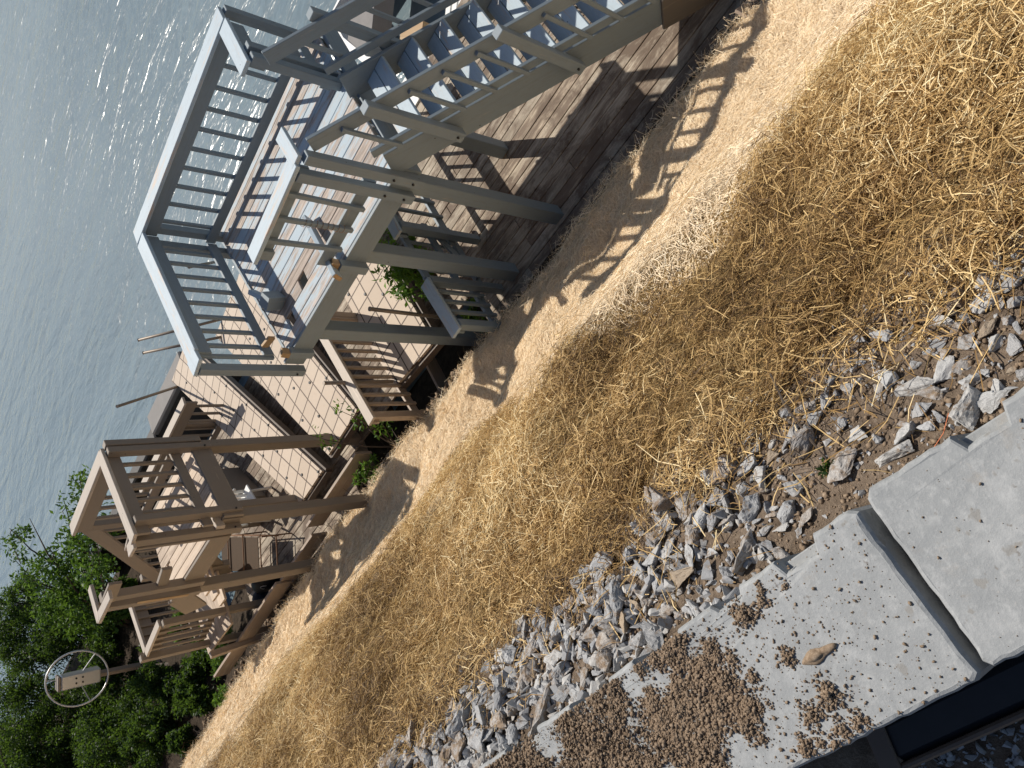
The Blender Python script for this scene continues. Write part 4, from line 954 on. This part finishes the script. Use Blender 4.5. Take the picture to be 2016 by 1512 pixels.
# ---------------------------------------------------------------- straw
def straws(name, mat, X, Y, length, width, lift, tilt, seed, label, bend=.12, along=None, tone=0.0):
    r_ = np.random.default_rng(seed); n = len(X); Z = ground_z(X, Y); N = ground_n(X, Y)
    p = np.stack([X, Y, Z], -1)
    t1 = np.cross(N, np.array([0, 1., 0])); t1 /= np.linalg.norm(t1, axis=1, keepdims=True); t2 = np.cross(N, t1)
    a = r_.uniform(0, 2*np.pi, n) if along is None else along[0]+r_.normal(0, along[1], n)
    d = t1*np.cos(a)[:, None]+t2*np.sin(a)[:, None]
    tl = r_.normal(0, tilt, n); d = d*np.cos(tl)[:, None]+N*np.sin(tl)[:, None]
    sd = np.cross(d, N); sd /= np.linalg.norm(sd, axis=1, keepdims=True)
    ro = r_.normal(0, .7, n); sd = sd*np.cos(ro)[:, None]+N*np.sin(ro)[:, None]
    bd = N*r_.normal(0, bend, n)[:, None]+sd*r_.normal(0, bend, n)[:, None]
    c_ = p+N*(lift*r_.random(n)**1.5+np.abs(np.sin(tl))*length*.35)[:, None]
    h_ = (length/2)[:, None]; w_ = (width/2)[:, None]
    v = np.stack([c_-d*h_-sd*w_, c_-d*h_+sd*w_, c_+bd*h_-sd*w_, c_+bd*h_+sd*w_, c_+d*h_-sd*w_*.7, c_+d*h_+sd*w_*.7], 1)
    f = (np.arange(n)[:, None, None]*6+np.array([(0, 1, 3, 2), (2, 3, 5, 4)])[None]).reshape(-1, 4)
    me = bpy.data.meshes.new(name); me.vertices.add(n*6); me.vertices.foreach_set('co', v.astype(np.float32).ravel())
    me.loops.add(len(f)*4); me.loops.foreach_set('vertex_index', f.ravel().astype(np.int32)); me.polygons.add(len(f))
    me.polygons.foreach_set('loop_start', np.arange(0, len(f)*4, 4, dtype=np.int32)); me.update(calc_edges=True)
    rv = np.clip(r_.beta(1.5, 1.6, n)+tone*(wob(X, Y, 2.6, 31)+.6*wob(X, Y, 6.1, 33)), 0, 1); at_ = me.attributes.new('rnd', 'FLOAT', 'POINT'); at_.data.foreach_set('value', np.repeat(rv, 6).astype(np.float32))
    me.materials.append(mat); o = bpy.data.objects.new(name, me); C.objects.link(o); o['kind'] = 'stuff'; o['label'] = label; o['category'] = 'straw'
    return o
# coarse tumbled straw on the upper shoulder
n = 450000; Y = rr.random(n)**1.25*7.5-.3; xs = .32+rr.random(n)*2.08
e = straw_edge(Y); dens = np.clip((xs-e+rr.normal(0, .05, n))/.10, 0, 1)*np.clip((crest_x(Y)+.04-xs)/.16, 0, 1)
k = (rr.random(n) < dens) & (rr.random(n) < .40+.60*np.clip(clump(xs, Y)*1.1+.40, 0, 1)); X = unX(xs[k], Y[k]); Yk = Y[k]
L_ = rr.gamma(2.6, .0155, k.sum())+.014
straws('coarse_straw', M['straw'], X, Yk, L_, rr.uniform(.0012, .0030, k.sum()), .055, .30, 21, 'coarse golden straw tumbled over the upper bank', tone=.21)
n = 3600; Y = rr.random(n)*3.6-.1; xs = .24+rr.random(n)*.36; k = rr.random(n) < np.clip((xs-.25)/.3, .08, 1)
straws('straw_wisps', M['straw'], xs[k], Y[k], rr.uniform(.03, .12, k.sum()), rr.uniform(.0015, .003, k.sum()), .03, .2, 22, 'loose straw wisps fallen among the stones')
# fine pale straw on the steep face
n = 520000; Y = -1+rr.random(n)**1.55*20; xs = 1.25+rr.random(n)*3.45
lo = crest_x(Y)
dens = np.clip((xs-lo+.14)/.2, 0, 1)*np.clip((4.36+.08*np.sin(Y*3.3)+.05*np.sin(Y*9)-xs)/.10, 0, 1)
k = rr.random(n) < dens; X = unX(xs[k], Y[k]); Yk = Y[k]; dist = np.sqrt(X**2+Yk**2+25)
straws('fine_straw', M['chaff'], X, Yk, (rr.gamma(4, .012, k.sum())+.016)*np.clip(dist/6.5, .55, 1.1), rr.uniform(.0018, .0036, k.sum())*np.clip(dist/7, .6, 1.8), .014, .07, 23, 'fine pale straw blanket covering the steep bank face', along=(0.0, .75), tone=.06)
n = 9000; Y = -1+rr.random(n)*18; xs = 4.25+.08*np.sin(Y*3.3)+.05*np.sin(Y*9)+rr.normal(0, .09, n); X = unX(xs, Y)
straws('straw_fringe', M['chaff'], X, Y, rr.uniform(.05, .18, n), rr.uniform(.002, .004, n), .06, .45, 24, 'ragged straw fringe at the foot of the bank')

# ---------------------------------------------------------------- plants
def leaves(name, mat, parent, centres, radii, per, size, seed, droop=.2, aspect=.42, label=None):
    r_ = np.random.default_rng(seed); c_ = np.repeat(np.asarray(centres, float), per, 0); rad = np.repeat(np.asarray(radii, float), per, 0); n = len(c_)
    u = r_.normal(0, 1, (n, 3)); u /= np.linalg.norm(u, axis=1, keepdims=True)
    if rad.ndim == 1: rad = rad[:, None]
    p = c_+u*rad*(r_.random((n, 1))**.45)
    d = r_.normal(0, 1, (n, 3))+u*.7; d[:, 2] -= droop; d /= np.linalg.norm(d, axis=1, keepdims=True)
    q = r_.normal(0, 1, (n, 3))+np.array([.2, .2, .7]); sd = np.cross(d, q); sd /= np.linalg.norm(sd, axis=1, keepdims=True)+1e-9
    nn = np.cross(sd, d); L = size*r_.uniform(.6, 1.35, (n, 1)); w_ = L*aspect
    v = np.stack([p, p+d*L*.5+sd*w_*.5+nn*L*.08, p+d*L-nn*L*.10, p+d*L*.5-sd*w_*.5+nn*L*.08], 1)
    f = (np.arange(n)[:, None]*4+np.arange(4)[None])
    me = bpy.data.meshes.new(name); c0 = v.reshape(-1, 3).mean(0); me.vertices.add(n*4); me.vertices.foreach_set('co', (v-c0).astype(np.float32).ravel())
    me.loops.add(n*4); me.loops.foreach_set('vertex_index', f.ravel().astype(np.int32)); me.polygons.add(n); me.polygons.foreach_set('loop_start', np.arange(0, n*4, 4, dtype=np.int32)); me.update(calc_edges=True)
    cr = np.repeat(r_.random(len(centres)), per)*.45+r_.random(n)*.55
    a = me.attributes.new('rnd', 'FLOAT', 'POINT'); a.data.foreach_set('value', np.repeat(cr, 4).astype(np.float32)); me.materials.append(mat)
    o = bpy.data.objects.new(name, me); C.objects.link(o); o.parent = parent; cc = Vector([float(k) for k in c0]); o.location = cc-WL[parent.name]; WL[o.name] = cc
    if label: o['label'] = label
    return o
def tree(label, base, tips, mat, leaf, per, rad, seed, name='tree', trunk_r=.10, group='trees and bushes of the lake bank', sub=4, spread=.8, cat='tree'):
    """trunk with limbs to the given tips; leaf clumps along the limbs' outer halves"""
    rr_ = random.Random(seed); t_ = thing(name, label, cat, base, group); b = Vector(base); mb = MB(); cs = []; rs = []
    for tip in tips:
        tip = Vector(tip); mid = b.lerp(tip, .5)+Vector((rr_.gauss(0, .15), rr_.gauss(0, .15), .25)); L = (tip-b).length
        pts = [b, b.lerp(mid, .5)+Vector((0, 0, .1)), mid, mid.lerp(tip, .55)+Vector((rr_.gauss(0, .1), rr_.gauss(0, .1), .08)), tip]
        mb.tube(pts, [trunk_r, trunk_r*.75, trunk_r*.5, trunk_r*.3, trunk_r*.1], 6)
        for k in range(sub):
            f = rr_.uniform(.35, 1.0); p = (mid.lerp(tip, (f-.5)*2) if f > .5 else b.lerp(mid, f*2))
            q = p+Vector((rr_.gauss(0, spread), rr_.gauss(0, spread), rr_.gauss(.1, spread*.6)))
            mb.tube([p, p.lerp(q, .5)+Vector((0, 0, .06)), q], [trunk_r*.22, trunk_r*.15, trunk_r*.05], 4)
            for m in range(3):
                c_ = p.lerp(q, rr_.uniform(.4, 1.1))+Vector((rr_.gauss(0, rad*.5), rr_.gauss(0, rad*.5), rr_.gauss(0, rad*.35))); cs.append(tuple(c_)); rs.append(rad*rr_.uniform(.5, 1.15))
    part('trunk', mb, M['bark'], t_); leaves('crown', M[mat], t_, cs, rs, per, leaf, seed)
    return t_
def bush(label, c, r3, mat, leaf, n, per, seed, name='bush', cat='bush', group='trees and bushes of the lake bank'):
    rr_ = random.Random(seed); t_ = thing(name, label, cat, (c[0], c[1], c[2]-r3[2]), group); cs = []; rs = []; mb = MB()
    for k in range(n):
        u = Vector((rr_.gauss(0, 1), rr_.gauss(0, 1), rr_.gauss(0, 1))).normalized()*rr_.uniform(.35, 1)
        p = Vector((c[0]+u.x*r3[0], c[1]+u.y*r3[1], c[2]+u.z*r3[2])); cs.append(tuple(p)); rs.append(min(r3)*rr_.uniform(.14, .34))
        if k % 3 == 0: mb.tube([(c[0]+rr_.gauss(0, .1), c[1]+rr_.gauss(0, .1), c[2]-r3[2]), (c[0]+u.x*r3[0]*.5, c[1]+u.y*r3[1]*.5, c[2]-r3[2]*.1), p], [min(.022, r3[2]*.09)*q_ for q_ in (1, .7, .3)], 5)
    part('stems', mb, M['bark'], t_); leaves('foliage', M[mat], t_, cs, rs, per, leaf, seed+50); return t_
tree('light green tree leaning out over the lake at the far corner', (8.2, 19.6, -7.0), [(9.9, 15.0, -5.0), (9.6, 15.5, -4.75), (9.8, 16.5, -4.35), (9.3, 17.0, -4.75), (8.3, 15.5, -5.0), (9.7, 18.0, -4.3), (9.0, 18.0, -4.6), (8.6, 17.0, -4.95), (10.2, 17.5, -4.2), (8.4, 15.2, -5.1)], 'leafmid', .115, 42, .30, 31, trunk_r=.055, sub=5, spread=.35)
BUSHES = [(5.86, 17.0, -6.15, .48, 'd', 'dark bush directly below the hoist pole in the thicket'), (5.35, 16.6, -6.3, .36, 'd', 'dark scrub between the thicket and the lower stair landing'),
 (5.35, 15.6, -6.45, .42, 'd', 'dark low bush on the shaded bank past the wooden stake'), (4.7, 15.3, -6.25, .30, 'd', 'dark scrub between the stake and the shaded straw'), (6.0, 17.0, -7.0, .34, 'd', 'dark low bush left of the hoist pole foot'),
 (5.3, 18.6, -6.2, .7, 'd', 'dark bush on the bank under the hoist pole foot'), (5.6, 15.0, -6.5, .35, 'd', 'small dark bush behind the long retaining board'),
 (7.4, 19.6, -6.0, .55, 'd', 'dark bush seen through the lower half of the hand wheel'),
 (10.4, 22, -5.1, 1.0, 'd', 'darkest high thicket bush at the left picture edge'), (9.3, 21.0, -5.8, .95, 'd', 'dark thicket bush just above the hand wheel'),
 (8.6, 20.1, -6.4, .7, 'd', 'dark bush right behind the top of the hoist pole'), (9.3, 22.5, -5.4, 1.1, 'd', 'dark thicket bush behind the hand wheel'),
 (7.2, 22, -6.0, 1.1, 'd', 'wide dark bush below the hand wheel'), (8.4, 24, -5.4, 1.3, 'd', 'largest dark bush at the left picture edge below the wheel'),
 (7.9, 20.6, -6.8, .7, 'd', 'dark bush behind the lower hoist pole'), (6.6, 19.4, -6.8, .72, 'd', 'dark bush beside the foot of the hoist pole'),
 (6.3, 20, -6.4, .95, 'd', 'shadowy bush between the hoist pole and the straw bank'), (7.2, 18.9, -7.0, .5, 'd', 'small dark bush at the foot of the hoist brace'),
 (5.7, 20, -5.8, .92, 'd', 'dark bush at the lower picture border'), (6.9, 23, -5.5, 1.25, 'd', 'dark bush in the lower corner of the thicket'),
 (4.95, 17.5, -6.0, .55, 'd', 'low dark bush just past the shaded end of the straw'), (7.9, 26, -5.2, 1.1, 'y', 'yellow-green bush in the very corner of the picture'),
 (5.05, 16, -6.3, .33, 'd', 'small dark bush on the bank past the retaining board'), (6.6, 16, -6.6, .38, 'o', 'olive bush behind the lower stair landing'),
 (8.5, 18.4, -6.45, .52, 'o', 'olive bush at the water edge under the leaning tree'), (8.8, 18.5, -5.9, .36, 'o', 'sparse olive bush close under the leaning tree'),
 (4.4, 16.5, -6.2, .28, 'd', 'dark scrub at the shaded straw edge'), (10.9, 26, -4.2, 1.3, 'd', 'far dark bush above the leaning tree roots'), (9.2, 19.6, -5.7, .6, 'm', 'mid-green bush between the leaning tree and the hoist')]
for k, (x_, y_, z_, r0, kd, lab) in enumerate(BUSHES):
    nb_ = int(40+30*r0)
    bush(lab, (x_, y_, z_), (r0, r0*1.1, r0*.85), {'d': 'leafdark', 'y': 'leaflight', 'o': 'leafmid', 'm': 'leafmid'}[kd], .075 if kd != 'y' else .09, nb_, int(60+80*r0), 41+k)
tree('slim bare-stemmed dark tree in the lower corner of the thicket', (6.2, 24.5, -6.6), [(6.6, 23, -4.3), (5.6, 24, -4.0), (7.6, 24.6, -3.6), (8.6, 23.6, -4.4)], 'leafdark', .10, 60, .55, 33, trunk_r=.10, sub=6)
bush('low green bush beside the end of the retaining board', (4.70, 13.3, -5.95), (.28, .5, .22), 'leafmid', .06, 26, 50, 47)
bush('small bright weed clump at the straw edge past the stake', (4.02, 13.0, -5.66), (.13, .35, .14), 'leaflight', .06, 16, 30, 48)
bush('dark undergrowth behind the tan landing', (5.6, 14.2, -6.4), (.5, .8, .3), 'leafdark', .07, 40, 60, 49)
# bank-foot weeds and the sapling by the railing
def sapling(label, base, stems, mat, leaf, per, rad, seed, name='sapling'):
    rr_ = random.Random(seed); t_ = thing(name, label, 'sapling' if name == 'sapling' else 'plant', base, None); mb = MB(); cs = []
    for pts in stems:
        mb.tube(pts, [.013*(1-.75*i/(len(pts)-1)) for i in range(len(pts))], 5)
        P_ = [Vector(p) for p in pts]
        for k in range(5):
            f = rr_.uniform(.4, 1)*(len(P_)-1); i = min(int(f), len(P_)-2); p = P_[i].lerp(P_[i+1], f-i)
            cs.append(tuple(p+Vector((rr_.gauss(0, .05), rr_.gauss(0, .05), rr_.gauss(0, .04)))))
    part('stem', mb, M['bark'], t_); leaves('foliage', M[mat], t_, cs, [rad]*len(cs), per, leaf, seed); return t_
b0 = (4.62, 6.95, -6.05)
sapling('spindly green sapling at the bank foot before the tiled dock sections', b0, [[b0, (4.72, 7.05, -5.7), (4.95, 7.20, -5.3), (5.2, 7.35, -5.05)], [b0, (4.70, 6.75, -5.75), (4.85, 6.65, -5.45), (4.95, 6.6, -5.2)], [b0, (4.64, 6.7, -5.8), (4.72, 6.5, -5.6)], [b0, (4.8, 6.85, -5.7), (5.0, 6.75, -5.5)]], 'leafmid', .075, 7, .09, 61)
bush('bright weed clump at the bank foot beside the sapling', (4.58, 7.42, -5.86), (.16, .30, .14), 'leaflight', .055, 20, 26, 62, name='weed_clump', cat='weeds', group=None)
bush('leafy vine seen below the raised platform beside the gate', (5.75, 4.85, -5.55), (.45, .35, .42), 'leaflight', .085, 30, 34, 63, name='vine', cat='vine', group=None)
bush('dark leaves in the gap under the straw-strewn railing cap', (4.72, 4.55, -5.85), (.22, .25, .12), 'leafmid', .06, 14, 18, 64, name='weed_clump', cat='weeds', group=None)
bush('tiny green sprig in the bare soil by the block joint', (.33, .69, -1.70), (.022, .032, .010), 'leafdark', .014, 9, 12, 65, name='weed_sprig', cat='weeds', group=None)
# dry twig lying on the stones, orange thread by the near block
solo('twig', MB().tube([(.62, .72, -1.83), (.52, .71, -1.76), (.40, .70, -1.73), (.33, .695, -1.725)], [.0022, .003, .0028, .0016], 5), M['bark'], 'dry bare twig lying across the stones from straw to soil', 'twig')
solo('orange_thread', MB().tube([(.27, .42, -1.665), (.245, .45, -1.66), (.225, .50, -1.655), (.23, .56, -1.66), (.228, .62, -1.665)], .0008, 4), M['orange'], 'thin orange thread caught on the stones by the near block', 'thread')
# debris and roots on the dark soil under the dock ends
n = 2600; x_ = rr.uniform(4.45, 5.4, n); y_ = rr.uniform(4.6, 16, n); k = (x_ < 5.0) | (y_ > 12); x_, y_ = x_[k], y_[k]; X_ = np.where(y_ > 8.5, .25+(x_-.25)*shift(y_), x_)
P_ = np.stack([X_, y_, ground_z(X_, y_)], -1)
scatter('foot_debris', M['clod'], P_, np.tile([0, 0, 1.], (len(P_), 1)), rr.choice([.012, .02, .035, .05], len(P_), p=[.4, .3, .2, .1]), 71, 'dark clods and rubble along the bank foot', 'rubble')
n = 700; Y = rr.uniform(6.6, 16, n); xs = rr.uniform(4.5, 5.0, n); X = unX(xs, Y)
straws('root_tangle', M['bark'], X, Y, rr.uniform(.1, .4, n), rr.uniform(.004, .008, n), .08, .5, 72, 'tangle of dry roots and twigs on the dark bank foot', bend=.4)['category'] = 'roots'
